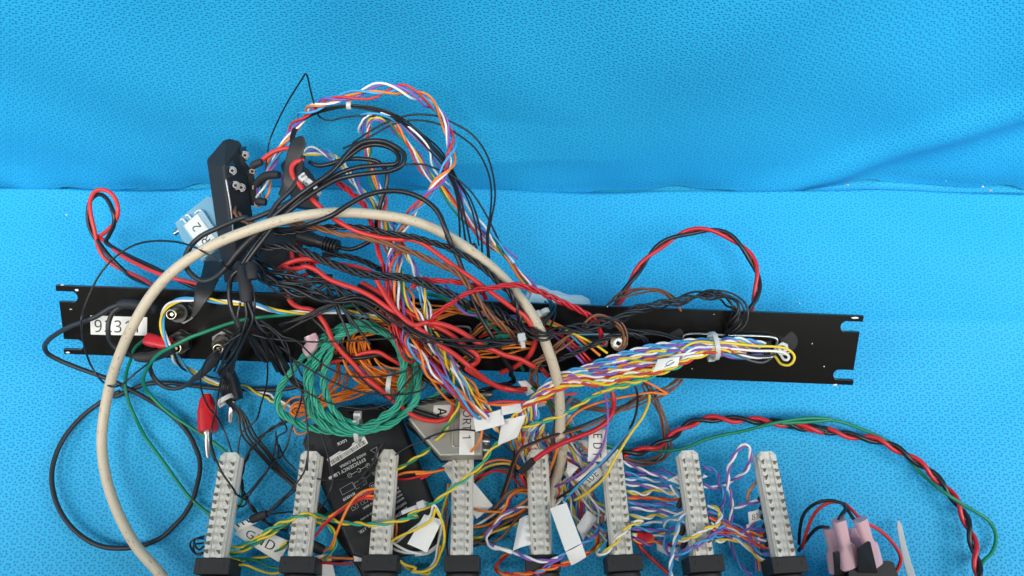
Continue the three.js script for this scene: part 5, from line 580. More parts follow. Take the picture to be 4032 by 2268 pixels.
for (const [l, c, p] of [
  ['single orange wire bowing from the third connector over the adapter\'s right', 'orange', [...K(2160, 455, 14, 2260, 415, 18, 2400, 400, 20, 2540, 412, 20), ...L(100, 425, 20, 250, 410, 20, 380, 385, 18)]],
  ['single red wire bowing from the third connector over the adapter\'s right', 'red2', [...K(2160, 478, 12, 2300, 478, 16, 2420, 455, 18, 2520, 425, 19), ...L(150, 470, 18, 260, 415, 17, 380, 365, 16)]],
  ['orange wire rising left of the third connector over the adapter face', 'orange', K(1975, 570, 30, 1850, 605, 31, 1760, 680, 31, 1690, 790, 30, 1625, 930, 28, 1570, 1060, 22, 1520, 1160, 14, 1458, 1200, 10)],
  ['red wire running from the third connector down to the second plug', 'red2', K(1960, 590, 29, 1830, 670, 29, 1690, 750, 28, 1580, 830, 27, 1480, 925, 22, 1400, 1020, 17, 1315, 1115, 12)],
  ['upper orange wire hugging the adapter face near the certification marks', 'orange', K(1965, 655, 28, 1860, 655, 28, 1740, 710, 28, 1620, 790, 27, 1510, 860, 26)],
  ['second red wire from the third connector, below the orange one', 'red', K(1960, 680, 28, 1860, 670, 28, 1720, 740, 28, 1600, 815, 27, 1500, 890, 24, 1420, 980, 18)],
  ['single orange wire reaching from the harness to a bent tip on the cloth and back', 'orange', H(2130, 250, 34, 2240, 310, 30, 2340, 370, 28, 2355, 378, 28, 2330, 385, 28, 2200, 370, 30, 2000, 402, 32, 1800, 442, 32, 1600, 495, 32, 1460, 560, 32, 1360, 660, 32, 1290, 800, 30, 1245, 960, 28, 1205, 1090, 20, 1160, 1200, 12)],
  ['single yellow wire swinging from the harness over the sixth connector', 'yellow', H(2180, 395, 36, 2172, 480, 37, 2110, 620, 38, 1990, 780, 39, 1890, 940, 39, 1810, 1080, 38, 1750, 1200, 36, 1660, 1300, 30, 1540, 1390, 20, 1430, 1449, 12)],
  ['single blue wire swinging beside the yellow one to the lower middle', 'blue', H(1990, 740, 36, 1920, 815, 36, 1820, 950, 36, 1730, 1050, 34, 1600, 1180, 28, 1450, 1320, 20, 1320, 1449, 12)],
  ['single black wire swinging from the harness to the lower middle beside the blue one', 'black', H(2000, 240, 38, 2050, 340, 36, 2062, 450, 36, 2040, 600, 36, 1980, 745, 35, 1860, 920, 34, 1740, 1050, 32, 1580, 1180, 26, 1430, 1310, 18, 1250, 1430, 10)],
  ['single purple wire hanging from the panel and curling to the fifth connector', 'purple', H(1440, 0, 50, 1560, 110, 44, 1690, 290, 38, 1745, 450, 36, 1760, 620, 35, 1745, 780, 33, 1690, 960, 30, 1560, 1125, 24, 1400, 1240, 17, 1260, 1305, 11, 1170, 1340, 8)],
  ['black wire curving down from the harness to the left of the fifth connector', 'black', H(2100, 400, 30, 1950, 490, 32, 1790, 580, 34, 1600, 660, 36, 1400, 735, 37, 1200, 800, 37, 1000, 878, 36, 880, 950, 34, 810, 1080, 28, 750, 1250, 18, 690, 1420, 8)],
  ['brown wire curving down beside the black one to the lower middle', 'brown', [...H(2120, 410, 29, 1970, 500, 31, 1800, 600, 33, 1600, 690, 35, 1400, 755, 36, 1200, 815, 36, 1010, 890, 35, 890, 965, 33, 830, 1080, 27, 770, 1250, 17, 700, 1440, 8), ...L(900, 780, 6, 850, 940, 6, 770, 1080, 6)]],
  ['thin black wire dropping left of the fifth connector to the cloth', 'black', H(840, 840, 28, 825, 960, 20, 835, 1150, 12, 850, 1420, 6)],
  ['orange wire with a small closed loop above the white labels', 'orange', [...H(480, 640, 46, 440, 450, 50, 400, 390, 52, 340, 380, 52, 305, 345, 52, 325, 320, 53, 375, 340, 53, 410, 390, 53, 520, 460, 52, 640, 495, 51, 800, 490, 50, 960, 460, 49, 1150, 465, 48)]],
  ['red wire lying level above the white labels', 'red', H(560, 480, 52, 700, 460, 52, 850, 462, 51, 1000, 475, 50, 1150, 430, 49, 1300, 395, 48, 1450, 375, 47)],
  ['orange wire hanging over the PORT label to the fourth connector', 'orange', [...H(500, 700, 46, 500, 780, 44, 470, 870, 42, 390, 970, 36)]],
  ['purple wire arcing across the panel\'s middle under the dark braid', 'purple', D(900, 560, 64, 940, 620, 66, 1000, 730, 66, 1060, 810, 66, 1150, 858, 65, 1300, 862, 64, 1450, 870, 62, 1620, 880, 60)],
  ['short purple wire at the panel\'s lower edge right of the beige cable', 'purple', [...D(1990, 1080, 58, 2100, 1180, 56, 2200, 1270, 54, 2300, 1370, 50), ...H(1480, 40, 46)]],
  ['yellow wire slanting across the panel left of the harness', 'yellow', [...D(1560, 930, 60, 1700, 935, 62, 1900, 950, 62, 2050, 1000, 62, 2250, 1090, 62, 2400, 1170, 60, 2520, 1250, 58)]],
  ['orange wire slanting across the panel beside the yellow one', 'orange', [...D(1250, 1090, 52, 1350, 1000, 56, 1450, 945, 58, 1600, 915, 60, 1850, 895, 62, 2000, 950, 62, 2150, 1030, 62, 2300, 1150, 60, 2450, 1270, 56)]],
  ['blue wire slanting across the panel behind the yellow one', 'blue', [...D(1500, 900, 58, 1700, 905, 60, 1900, 930, 61, 2050, 985, 61, 2150, 1060, 60, 2300, 1200, 57)]],
  ['red wire slanting across the panel left of the harness to the lower edge', 'red2', [...D(1240, 1090, 54, 1400, 1045, 57, 1700, 1030, 60, 1950, 1040, 61, 2100, 1090, 60, 2250, 1210, 57, 2370, 1330, 52), ...H(1620, 40, 46)]],
  ['second red wire slanting across the panel to the lower edge', 'red2', [...D(1900, 1000, 58, 2050, 1080, 58, 2200, 1220, 56, 2330, 1350, 50), ...H(1560, 50, 44)]],
]) wire(l, c, 1.5, p);
// ---- the big many-coloured harness on the right
const pairs = [['white', 'blue'], ['blue', 'purple'], ['yellow', 'white'], ['purple', 'blue'], ['yellow', 'orange'], ['purple', 'white'], ['orange', 'red2'], ['yellow', 'white'], ['red', 'yellow']];
{
  const pts0 = E(1450, 1080, 58, 1250, 1070, 62), at = middle(pts0), t = thing('wire_harness', 'big harness of twisted coloured pairs fanning left from the right socket on the panel', 'wire harness', at);
  pairs.forEach((c, k) => {
    const f = k / 8, y = (a, b) => a + (b - a) * f;
    addWires(t, at, c, 1.5, [...E(1470 - k * 22, y(1045, 1120), 56, 1300 - k * 12, y(1010, 1110), 62, 1180, y(1005, 1100), 65 + (k % 3) * 2, 1055, y(1015, 1105), 66 + (k % 3) * 2.4, 920, y(1010, 1150), 66 + (k % 2) * 2, 760, y(1030, 1215), 65 + (k % 2) * 2, 560, y(1058, 1280), 62 + (k % 3), 350, y(1110, 1320), 60 + (k % 3), 150, y(1172, 1375), 58 + (k % 2) * 2), ...H(y(1560, 1440), y(105, 290), 56, y(1350, 1250), y(165, 350), 54, y(1190, 1120), y(240, 420), 52, y(1085, 960), y(350, 500), 49 + (k % 3), y(1030, 830), y(450, 590), 46 + (k % 3), y(1000, 760) + 60, y(620, 700), 40, y(980, 900), y(800, 860), 28, y(1080, 960), y(960, 1010), 14)], { pitch: 15 + (k % 3) * 1.5, phase: k, loose: 0.3, per: 26 });
  });
  addWires(t, at, ['yellow', 'teal'], 1.5, [...E(1010, 1120, 64, 890, 1150, 63, 780, 1220, 62, 610, 1285, 60, 450, 1340, 57, 300, 1370, 54, 150, 1432, 52), ...H(2130, 250, 47), ...H(1780, 340, 46, 1600, 415, 45, 1420, 530, 44, 1270, 610, 43, 1080, 670, 42, 900, 735, 40)], { pitch: 16, loose: 0.3, per: 26 });
  addWires(t, at, ['white', 'yellow'], 1.5, [...E(770, 1160, 66, 830, 1090, 68, 920, 1050, 69, 1055, 1055, 71, 1200, 1062, 69, 1400, 1080, 66, 1560, 1085, 64, 1650, 1105, 63, 1692, 1148, 62, 1670, 1192, 60, 1620, 1190, 58, 1580, 1140, 56, 1540, 1100, 54)], { pitch: 500, phase: 1.6, spread: 1.5, per: 20 });
  addWires(t, at, ['purple', 'blue', 'white'], 1.4, E(1450, 1140, 54, 1300, 1150, 58, 1180, 1140, 60, 1080, 1110, 62, 1040, 1060, 58), { pitch: 30, loose: 0.5 });
  addWires(t, at, ['black2', 'black2', 'grey'], 1.3, E(1520, 1120, 54, 1430, 1160, 56, 1300, 1155, 58, 1150, 1110, 60), { pitch: 90, loose: 1, spread: 2 });
}

// ---- more of the dense tangle between the terminal block and the middle of the panel
const far = [[1880, 900], [2000, 980], [2120, 860], [2260, 1040], [2180, 1160], [2380, 960], [2440, 1100], [1980, 1120], [2320, 780], [2060, 700], [1760, 760], [2480, 840]];
far.forEach(([x, y], k) => wire(['first', 'second', 'third', 'fourth', 'fifth', 'sixth', 'seventh', 'eighth', 'ninth', 'tenth', 'eleventh', 'twelfth'][k] + ' loose black wire in the dense tangle right of the long sleeve', 'black', 1.2 + (k % 3) * 0.4, C(940 + rnd() * 140, 180 + rnd() * 160, 74, 1060 + rnd() * 200, 330 + rnd() * 200, 76 + rnd() * 6, 1350 + rnd() * 200, 420 + rnd() * 330, 76 + rnd() * 8, 1650 + rnd() * 150, 480 + rnd() * 260, 76 + rnd() * 6, (1760 + x) / 2, 600 * 0.3 + y * 0.7 - rnd() * 120, 74, x, y, 68), 'loose black wires in the tangle'));
[[1500, 250, 1620, 420, 1420, 520, 1500, 640], [1440, 160, 1530, 300, 1660, 330, 1760, 300], [1300, 420, 1420, 330, 1560, 350, 1640, 300]].forEach((q, k) => wire(['upper', 'middle', 'left'][k] + ' short red wire knotted behind the plug above the panel', 'red2', 2.3, C(q[0], q[1], 58, q[2], q[3], 66, q[4], q[5], 64, q[6], q[7], 60)));
wire('black cable hooked round the knotted red wires above the panel', 'black', 2.6, C(1330, 480, 60, 1400, 420, 66, 1360, 340, 68, 1450, 310, 70, 1540, 340, 70, 1560, 420, 68, 1640, 470, 68, 1800, 480, 68), null, 'cable', 'thin_cable');
[['orange', 1760, 300], ['yellow', 1800, 340], ['white', 1840, 320], ['purple', 1890, 360], ['red2', 1940, 330], ['green', 1990, 350], ['blue', 1730, 330]].forEach(([c, x, y], k) => wire(`${c.replace('2', '')} wire lying low on the panel between the coil and the beige cable`, c, 1.35, G(1560 + rnd() * 90, -60 + rnd() * 40, 58, 1640 + rnd() * 100, 60 + rnd() * 60, 56, x - 60, 180 + rnd() * 60, 54, x, y, 50, x + 60 + rnd() * 60, y + 120, 46, x + 140 + rnd() * 90, y + 260, 42)));
harness('wire_braid', 'dark red braid hidden under the coloured harness in the middle', ['red2', 'red2', 'red2'], 1.5, D(430, 780, 62, 520, 960, 62, 620, 1130, 60, 760, 1290, 56, 900, 1420, 50), { pitch: 24 });
harness('wire_loops', 'brown and black wires behind the socket in the middle of the panel', ['brown', 'black', 'brown', 'orange'], 1.3, D(980, 1180, 50, 1060, 1120, 54, 1180, 1060, 57, 1240, 1000, 59, 1300, 960, 60, 1400, 930, 60), { pitch: 90, spread: 2.4, loose: 1.2 });

for (let k = 0; k < 9; k++) { const a = (rnd() - 0.5) * 70, b = (rnd() - 0.5) * 120; wire(['first', 'second', 'third', 'fourth', 'fifth', 'sixth', 'seventh', 'eighth', 'ninth'][k] + ' black wire of the dense sheaf below the terminal block', 'black', 1.3 + (k % 3) * 0.35, C(900 + a, 330 + rnd() * 80, 92, 930 + a, 560, 92, 965 + a * 0.5, 760, 86, 990 + a * 0.5, 900, 80, (k % 2 ? 1120 : 860) + b, 1060, 70, (k % 2 ? 1220 : 760) + b * 1.6, 1240, 58, (k % 2 ? 1330 : 690) + b * 2, 1430, 36), 'black sheaf wires below the terminal block'); }
// ---- green coil and orange coil
{
  const loops = [G(1100, -40, 56, 1330, 20, 56, 1500, 170, 54, 1620, 400, 50, 1640, 600, 46, 1540, 800, 42, 1350, 950, 39, 1080, 1010, 38, 800, 970, 38, 620, 820, 40, 530, 600, 44, 545, 350, 48, 655, 130, 54, 850, 0, 56),
    G(1050, -70, 60, 1250, -20, 60, 1420, 130, 58, 1485, 330, 54, 1490, 560, 50, 1420, 760, 45, 1250, 905, 42, 1060, 965, 41, 880, 885, 42, 760, 740, 45, 700, 560, 49, 710, 380, 53, 780, 180, 57, 900, 30, 60),
    G(1000, -60, 53, 1300, -40, 53, 1560, 140, 51, 1625, 330, 48, 1560, 600, 43, 1430, 830, 39, 1200, 965, 36, 1040, 1030, 35, 700, 1000, 34, 400, 920, 33, 245, 760, 34, 245, 620, 37, 350, 450, 41, 500, 260, 46, 700, 60, 52),
    G(1080, -10, 63, 1350, 60, 62, 1500, 280, 57, 1480, 540, 52, 1400, 790, 47, 1080, 990, 44, 780, 900, 44, 620, 720, 47, 560, 540, 50, 620, 320, 54, 770, 110, 60), G(1150, -50, 58, 1400, 60, 57, 1580, 260, 53, 1650, 500, 48, 1590, 740, 44, 1420, 910, 41, 1150, 1000, 40, 900, 1020, 39, 620, 900, 40, 540, 680, 43, 610, 380, 48, 760, 140, 55, 950, -20, 58)];
  const at = middle(loops[0]), t = thing('wire_coil', 'coil of green twisted wire lying over the panel and the power adapter', 'wire coil', at);
  loops.forEach((p, k) => addWires(t, at, ['teal', 'teal2', 'teal', 'teal', 'teal2', 'teal'], 1.3, p, { pitch: 21 + k, spread: 1.85, loose: 0.45, per: 14, closed: true, phase: k }));
  addWires(t, at, ['teal', 'teal2', 'teal'], 1.3, [...G(1540, 780, 40, 1650, 735, 40, 1760, 690, 41, 1870, 620, 42, 1950, 580, 43)], { pitch: 26 });
  const o = [G(2290, -240, 52, 1500, -130, 58, 1180, -60, 54, 1000, 20, 52, 955, 130, 51, 985, 270, 49, 1090, 400, 46, 1240, 490, 43, 1400, 525, 42, 1560, 505, 42, 1700, 515, 42), G(1650, 500, 41, 1480, 560, 40, 1300, 560, 38, 1150, 565, 34, 960, 640, 24, 760, 710, 15, 580, 800, 9, 450, 850, 7, 385, 815, 7, 420, 765, 8, 530, 770, 9), G(1080, 80, 50, 1130, 250, 48, 1200, 380, 45, 1330, 470, 43, 1500, 500, 42), G(830, 200, 46, 855, 350, 38, 850, 480, 28, 790, 600, 18, 690, 720, 11, 600, 800, 8), G(400, 960, 6, 430, 1020, 4, 490, 1035, 4, 570, 985, 5), G(1520, 240, 50, 1560, 360, 47, 1530, 480, 43, 1400, 545, 41)];
  const ao = middle(o[0]), c = thing('wire_coil', 'coil of orange wire caught inside and behind the green coil', 'wire coil', ao);
  o.forEach((p, k) => addWires(c, ao, Array(k === 4 ? 1 : k === 0 ? 11 : k === 1 ? 8 : 6).fill('coilorange'), 1.25, p, { pitch: 110, spread: k < 1 ? 4.6 : 2.8, loose: 1.2, per: 10, flat: 0.3 }));
  harness('wire_loops', 'loose orange wires at the panel\'s lower edge in the middle', ['coilorange', 'coilorange', 'coilorange', 'coilorange'], 1.25, D(880, 1400, 46, 1020, 1370, 50, 1150, 1290, 54, 1250, 1250, 56, 1380, 1240, 57, 1500, 1200, 58, 1650, 1160, 58, 1800, 1160, 56), { pitch: 90, spread: 2.4, loose: 1.2 });
  harness('wire_loops', 'loose green wires on the panel right of the coil', ['teal', 'teal2', 'teal'], 1.25, D(1180, 1220, 50, 1300, 1130, 54, 1420, 1080, 57, 1560, 1070, 58, 1720, 1100, 57), { pitch: 70, spread: 2, loose: 1 });
}
// ---- wires among the connectors
const nest = 'thin coloured pairs crossing low between the pin connectors';
for (const [l, c, p] of [
  ['white and purple pair making the tall loop left of the rightmost connector', ['white', 'purple'], M(1490, 1075, 5, 1465, 960, 6, 1475, 820, 8, 1462, 600, 12, 1440, 560, 14, 1442, 400, 20, 1480, 285, 26, 1540, 185, 30, 1605, 140, 32, 1655, 165, 31, 1665, 260, 28, 1625, 380, 22, 1560, 450, 16, 1485, 490, 12, 1400, 530, 10, 1290, 565, 10, 1190, 545, 12)],
  ['white and purple pair running from the sixth connector to the small label', ['white', 'purple'], M(385, 300, 14, 500, 355, 13, 620, 405, 12, 740, 440, 12, 830, 485, 12)],
  ['blue and purple pair kinked at the top right of the seventh connector', ['purple', 'blue'], M(1185, 350, 14, 1260, 375, 14, 1330, 410, 14, 1345, 500, 12, 1380, 590, 10, 1400, 680, 8, 1380, 760, 6, 1390, 850, 5, 1420, 960, 4, 1460, 1120, 4, 1530, 1280, 4, 1600, 1390, 5, 1680, 1440, 5)],
  ['blue and purple pair crossing over the lower part of the seventh connector', ['blue', 'purple'], M(1400, 950, 22, 1330, 1010, 26, 1230, 1085, 28, 1120, 1145, 28, 1030, 1190, 27, 940, 1235, 22, 860, 1230, 16, 815, 1160, 12, 820, 1050, 10, 900, 960, 8)],
  ['white and blue pair falling between the sixth and seventh connectors to the front edge', ['white', 'blue'], M(1020, 820, 20, 950, 910, 20, 930, 1010, 20, 905, 1130, 20, 880, 1250, 20, 868, 1380, 20, 870, 1480, 20)],
  ['white and blue pair hugging the left side of the seventh connector', ['white', 'blue'], M(860, 540, 12, 905, 590, 12, 950, 650, 12, 985, 720, 12, 1000, 800, 12, 900, 860, 10, 810, 900, 8, 800, 1000, 7)],
  ['white and yellow pair crossing over the sixth connector\'s lower part', ['white', 'yellow'], M(580, 905, 24, 500, 920, 27, 420, 990, 29, 330, 1085, 29, 240, 1190, 28, 150, 1235, 24, 130, 1200, 20, 180, 1100, 12)],
  ['white and yellow pair crossing over the seventh connector\'s middle', ['white', 'yellow'], M(1240, 750, 18, 1320, 770, 20, 1365, 830, 22, 1330, 930, 26, 1230, 980, 28, 1110, 1040, 28, 1010, 1085, 24, 940, 1100, 18)],
  ['white and purple pair curling round the flag label in front of the fifth plug', ['white', 'purple'], L(1225, 765, 10, 1080, 785, 11, 970, 840, 12, 900, 930, 12, 840, 990, 13, 795, 1060, 13, 830, 1130, 14, 900, 1170, 16, 1060, 1200, 22, 1180, 1255, 27, 1290, 1290, 29, 1400, 1300, 29, 1520, 1270, 29)],
  ['blue and purple pair crossing the white flag label at the front', ['blue', 'purple'], L(1930, 970, 14, 1880, 1050, 18, 1760, 1130, 24, 1640, 1190, 28, 1540, 1260, 29, 1430, 1340, 28, 1300, 1430, 26)],
  ['orange and red pair curving in front of the fifth plug', ['orange', 'red'], L(1920, 1040, 12, 1900, 1150, 15, 1800, 1230, 20, 1640, 1310, 26, 1480, 1360, 28, 1300, 1410, 26, 1100, 1430, 20, 950, 1420, 12, 900, 1370, 8, 960, 1270, 6, 1060, 1200, 5)],
  ['orange and blue pair leaving the left side of the rightmost connector', ['blue', 'orange'], M(1750, 490, 14, 1690, 530, 13, 1655, 620, 11, 1650, 720, 8)],
  ['white and purple pair reaching the rightmost connector from the label', ['white', 'purple'], M(1500, 770, 10, 1600, 735, 11, 1700, 710, 12, 1790, 690, 12)],
  ['purple and white pair below the small label beside the rightmost connector', ['white', 'purple'], M(1510, 1060, 6, 1620, 990, 8, 1700, 910, 10, 1790, 840, 12)],
  ['red and black pair arching from the rightmost plug to the pink terminals', ['red', 'black'], J(290, 1230, 10, 310, 1110, 18, 350, 1000, 28, 430, 925, 36, 520, 900, 40, 600, 915, 42, 650, 960, 44, 700, 1025, 46)],
]) harness(c.includes('black') ? 'power_pair' : 'twisted_pair', l, c, c.includes('black') ? 1.9 : 1.4, p, { pitch: c.includes('black') ? 130 : 13 + rnd() * 4, loose: 0.4, spread: c.includes('black') ? 2.0 : undefined });
wire('red wire bowing out right from the pink terminals of the switch', 'red', 2.0, J(780, 1065, 40, 860, 1105, 36, 950, 1180, 28, 1010, 1260, 20, 1030, 1330, 14, 1000, 1410, 10, 950, 1460, 8));
wire('black wire from the rightmost plug to the lowest pink terminal', 'black', 2.0, J(270, 1260, 8, 320, 1190, 14, 390, 1110, 22, 440, 1085, 27, 500, 1095, 30));
wire('black wire dropping into the nearest pink terminal', 'black', 2.0, J(615, 915, 42, 620, 960, 46, 590, 1000, 48, 572, 1035, 48));
wire('thick red wire curving from the crimp sleeve to the front edge by the seventh plug', 'red', 2.3, M(520, 1060, 9, 545, 1150, 8, 620, 1230, 6, 720, 1320, 5, 830, 1410, 5, 900, 1480, 5));
harness('wire_loops', 'arched red, brown, black and yellow wires between the fourth and fifth connectors', ['red2', 'brown', 'black', 'yellow', 'orange'], 1.4, [...L(640, 500, 6, 720, 450, 10, 820, 395, 13, 920, 375, 14, 1020, 385, 13, 1100, 430, 11, 1170, 490, 8, 1230, 580, 6)], { pitch: 160, spread: 2.6, loose: 1, flat: 0.4 });
harness('wire_loops', 'sheaf of orange, purple, white and brown wires behind the fifth connector', ['orange', 'purple', 'white', 'brown', 'red', 'orange', 'green'], 1.4, [...L(1240, 590, 8, 1120, 600, 10, 1040, 650, 10, 1000, 720, 8, 920, 790, 6, 780, 880, 5, 640, 960, 4)], { pitch: 170, spread: 4.2, loose: 1.6, flat: 0.3 });
harness('wire_loops', 'second sheaf of brown, green and yellow wires in front of the fifth connector\'s left', ['brown', 'green', 'yellow', 'orange', 'black', 'brown'], 1.5, [...L(1240, 780, 6, 1130, 850, 8, 1000, 920, 8, 880, 1000, 7, 760, 1070, 5, 640, 1100, 4)], { pitch: 180, spread: 4, loose: 1.6, flat: 0.3 });
harness('wire_loops', 'yellow and orange wires dropping beside the fourth connector\'s left', ['yellow', 'orange', 'black'], 1.4, L(470, 540, 10, 430, 680, 9, 400, 820, 8, 385, 1000, 7, 380, 1150, 6, 390, 1280, 5), { pitch: 150, spread: 2.6, loose: 1 });
harness('wire_loops', 'loose yellow and white wires round the broad label under the adapter\'s corner', ['yellow', 'white'], 1.5, [...K(2140, 1120, 16, 2280, 1020, 22, 2420, 940, 28, 2540, 850, 32), ...L(280, 760, 34, 340, 860, 30, 360, 1000, 24, 330, 1180, 16, 280, 1330, 10, 180, 1400, 8, 60, 1400, 8), ...K(2380, 1370, 8, 2260, 1330, 10, 2170, 1250, 12)], { pitch: 300, spread: 2.2, loose: 1 });
harness('wire_loops', 'white wires in a low arc at the third plug under the adapter\'s front', ['white', 'white'], 1.5, [...K(2140, 1130, 14, 2200, 1170, 16, 2300, 1210, 16, 2420, 1225, 14), ...L(80, 1225, 12, 220, 1210, 10, 320, 1140, 8)], { pitch: 200, spread: 1.6, loose: 1 });
harness('wire_loops', 'red, black and orange wires linking the second and third plugs', ['red2', 'black', 'orange'], 1.5, K(1330, 1360, 7, 1450, 1305, 8, 1600, 1295, 9, 1760, 1290, 9), { pitch: 120, spread: 1.7, loose: 0.6 });
harness('wire_loops', 'orange and red wires rising beside the third plug', ['orange', 'red2'], 1.5, K(2150, 1130, 8, 2180, 1050, 12, 2190, 960, 14, 2150, 860, 12), { pitch: 120, spread: 1.7, loose: 0.6 });
wire('yellow wire curving on the cloth right of the third plug', 'yellow', 1.4, [...K(2170, 1240, 6, 2260, 1340, 4, 2380, 1410, 4, 2520, 1420, 4), ...L(230, 1380, 5, 310, 1280, 7, 340, 1140, 10)]);
wire('orange wire between the fourth connector and the purple wires', 'orange', 1.4, L(640, 770, 8, 750, 800, 10, 850, 805, 10, 980, 800, 10, 1100, 760, 10, 1230, 660, 10));
harness('wire_loops', 'white and yellow wires hanging left of the sixth connector', ['white', 'yellow', 'white'], 1.4, [...L(1560, 380, 8, 1700, 520, 8, 1800, 640, 8, 1900, 740, 9, 2030, 820, 10), ...M(250, 900, 10)], { pitch: 80, spread: 2.4, loose: 1.2 });
// the low weave of pairs running sideways between connectors: each its own pair
const low = [['purple', 'blue'], ['white', 'blue'], ['white', 'purple'], ['yellow', 'white'], ['orange', 'red'], ['blue', 'purple'], ['purple', 'white'], ['yellow', 'white'], ['white', 'blue'], ['purple', 'blue'], ['white', 'yellow'], ['orange', 'purple']];
low.forEach((c, k) => {                                                   // sixth to seventh connector
  const y = 400 + k * 62; harness('twisted_pair', `${c[0]} and ${c[1]} pair between the sixth and seventh connectors, ${['topmost', 'second', 'third', 'fourth', 'fifth', 'sixth', 'seventh', 'eighth', 'ninth', 'tenth', 'eleventh', 'lowest'][k]} from the back`, c, 1.35, M(395 + k * 8, y - 10 + rnd() * 30, 12, 560 + k * 6, y + 10 + rnd() * 40, 7 + rnd() * 5, 700 + rnd() * 40, y - 10 + rnd() * 50, 6 + rnd() * 6, 860 + rnd() * 30, y + rnd() * 60, 8, 985 + k * 11, y + 10 + rnd() * 40, 12), { pitch: 14 + rnd() * 5, loose: 0.8, group: nest });
});
[['white', 'blue'], ['yellow', 'white'], ['purple', 'blue'], ['red', 'orange'], ['white', 'purple'], ['blue', 'white'], ['yellow', 'white'], ['purple', 'white'], ['orange', 'blue']].forEach((c, k) => {      // centre to fifth and sixth connector
  const x = 980 + k * 60; harness('twisted_pair', `${c[0]} and ${c[1]} pair slanting down between the fifth and sixth connectors, ${['leftmost', 'second', 'third', 'fourth', 'fifth', 'sixth', 'seventh', 'eighth', 'rightmost'][k]} at the top`, c, 1.35, [...H(x - 60, 740 + rnd() * 60, 28 - k, x, 860 + rnd() * 40, 20, x + 130 + rnd() * 60, 1010 + rnd() * 50, 12, x + 230 + rnd() * 120, 1150 + rnd() * 60, 7), ...L(1480 + k * 45 + rnd() * 60, 520 + rnd() * 60, 5, 1560 + k * 42 + rnd() * 50, 650 + rnd() * 80, 5, 1640 + k * 40, 800 + rnd() * 80, 6, 1800 + k * 22, 930 + rnd() * 120, 8, 2000 + k * 6, 1000 + rnd() * 110, 10)], { pitch: 14 + rnd() * 5, loose: 0.8, group: nest });
});
[['blue', 'white'], ['purple', 'white'], ['yellow', 'white'], ['orange', 'red'], ['white', 'blue'], ['red', 'purple'], ['white', 'yellow']].forEach((c, k) => {      // from the harness into the fifth connector's back
  const x = 880 + k * 34; harness('twisted_pair', `twisted ${c[0]} and ${c[1]} pair dropping behind the fifth connector, ${['leftmost', 'second', 'third', 'fourth', 'fifth', 'sixth', 'rightmost'][k]} of its sheaf`, c, 1.35, [...H(x + 40, 640 + rnd() * 50, 34, x, 760 + rnd() * 30, 28, x - 20 + rnd() * 60, 880, 20, x + 30 + rnd() * 50, 960, 13), ...H(x + 70 + rnd() * 60, 1050, 9, x + 120 + rnd() * 80, 1200, 6, x + 160 + rnd() * 100, 1360, 5), ...L(1290 + k * 30, 760 + rnd() * 60, 5)], { pitch: 14 + rnd() * 5, loose: 0.7, group: nest });
});
[['purple', 'blue'], ['orange', 'red'], ['white', 'purple'], ['orange', 'red'], ['blue', 'purple'], ['white', 'yellow']].forEach((c, k) => {       // seventh to eighth connector
  harness('twisted_pair', `twisted ${c[0]} and ${c[1]} pair crossing low to the rightmost connector, ${['topmost', 'second', 'third', 'fourth', 'fifth', 'lowest'][k]} of its set`, c, 1.35, M(1230 + k * 14, 800 + k * 60, 10, 1330 + rnd() * 30, 850 + k * 50, 8, 1450 + rnd() * 30, 930 + k * 30, 7, 1600 + rnd() * 30, 970 + k * 34, 7, 1740 + rnd() * 30, 970 + k * 60, 9, 1840 + k * 12, 960 + k * 70, 12), { pitch: 14 + rnd() * 5, loose: 0.8, group: nest });
});
['purple', 'orange', 'blue', 'white', 'red'].forEach((c, k) => wire(`${c} wire dropping at the left of the rightmost plug`, c, 1.4, M(1660 + k * 30, 1040 + k * 6, 9, 1700 + k * 16, 1150, 7, 1720 + k * 18, 1280, 5, 1730 + k * 26, 1400, 4)));
['black', 'black', 'black', 'black', 'black', 'black'].forEach((c, k) => sleeve(`short black sleeve at the left of the rightmost connector, ${['topmost', 'second', 'third', 'fourth', 'fifth', 'lowest'][k]} of six`, M(1745 + k * 14, 690 + k * 92, 15, 1775 + k * 14, 655 + k * 92, 15, 1795 + k * 14, 630 + k * 92, 16), 2.6));
[[960, 690], [985, 960], [1000, 1100]].forEach(([x, y], k) => sleeve(`short black sleeve at the left of the seventh connector, ${['upper', 'middle', 'lower'][k]} one`, M(x - 20, y + 80, 12, x, y + 30, 13, x + 20, y - 20, 14), 3.2));
[[245, 860], [255, 1000], [250, 1120]].forEach(([x, y], k) => sleeve(`short black sleeve at the left of the sixth connector, ${['upper', 'middle', 'lower'][k]} one`, M(x - 10, y + 70, 12, x, y + 20, 13, x + 10, y - 30, 14), 3.2));
// ---- paper flags
flag('white paper flag lying above the metal hood, left of the folded one', H(412, 622, 47, 700, 536, 49, 733, 688, 47, 440, 764, 45), MAT.paper, 0.0008);
flag('white paper flag folded upright just right of the left white flag', H(698, 512, 50, 890, 480, 50, 905, 560, 52, 705, 600, 49), MAT.paper, 0.0005);
flag('white paper flag with a grey smudge, curling down over the wires', H(705, 640, 45, 945, 590, 46, 858, 815, 40, 660, 895, 38), MAT.paper, 0.0022);
flag('small white paper strip standing behind the harness below the panel', H(862, 258, 40, 940, 248, 40, 1055, 352, 38, 955, 402, 36), MAT.paper, 0.0005);
flag('small white paper strip beside the small standing one, under the harness', H(1050, 440, 36, 1130, 420, 36, 1140, 500, 34, 1060, 520, 34), MAT.paper, 0.0005);
flag('white translucent flag among the crossing pairs above the fifth connector', H(960, 720, 26, 1110, 700, 27, 1150, 800, 24, 980, 830, 22), MAT.paper, 0.001);
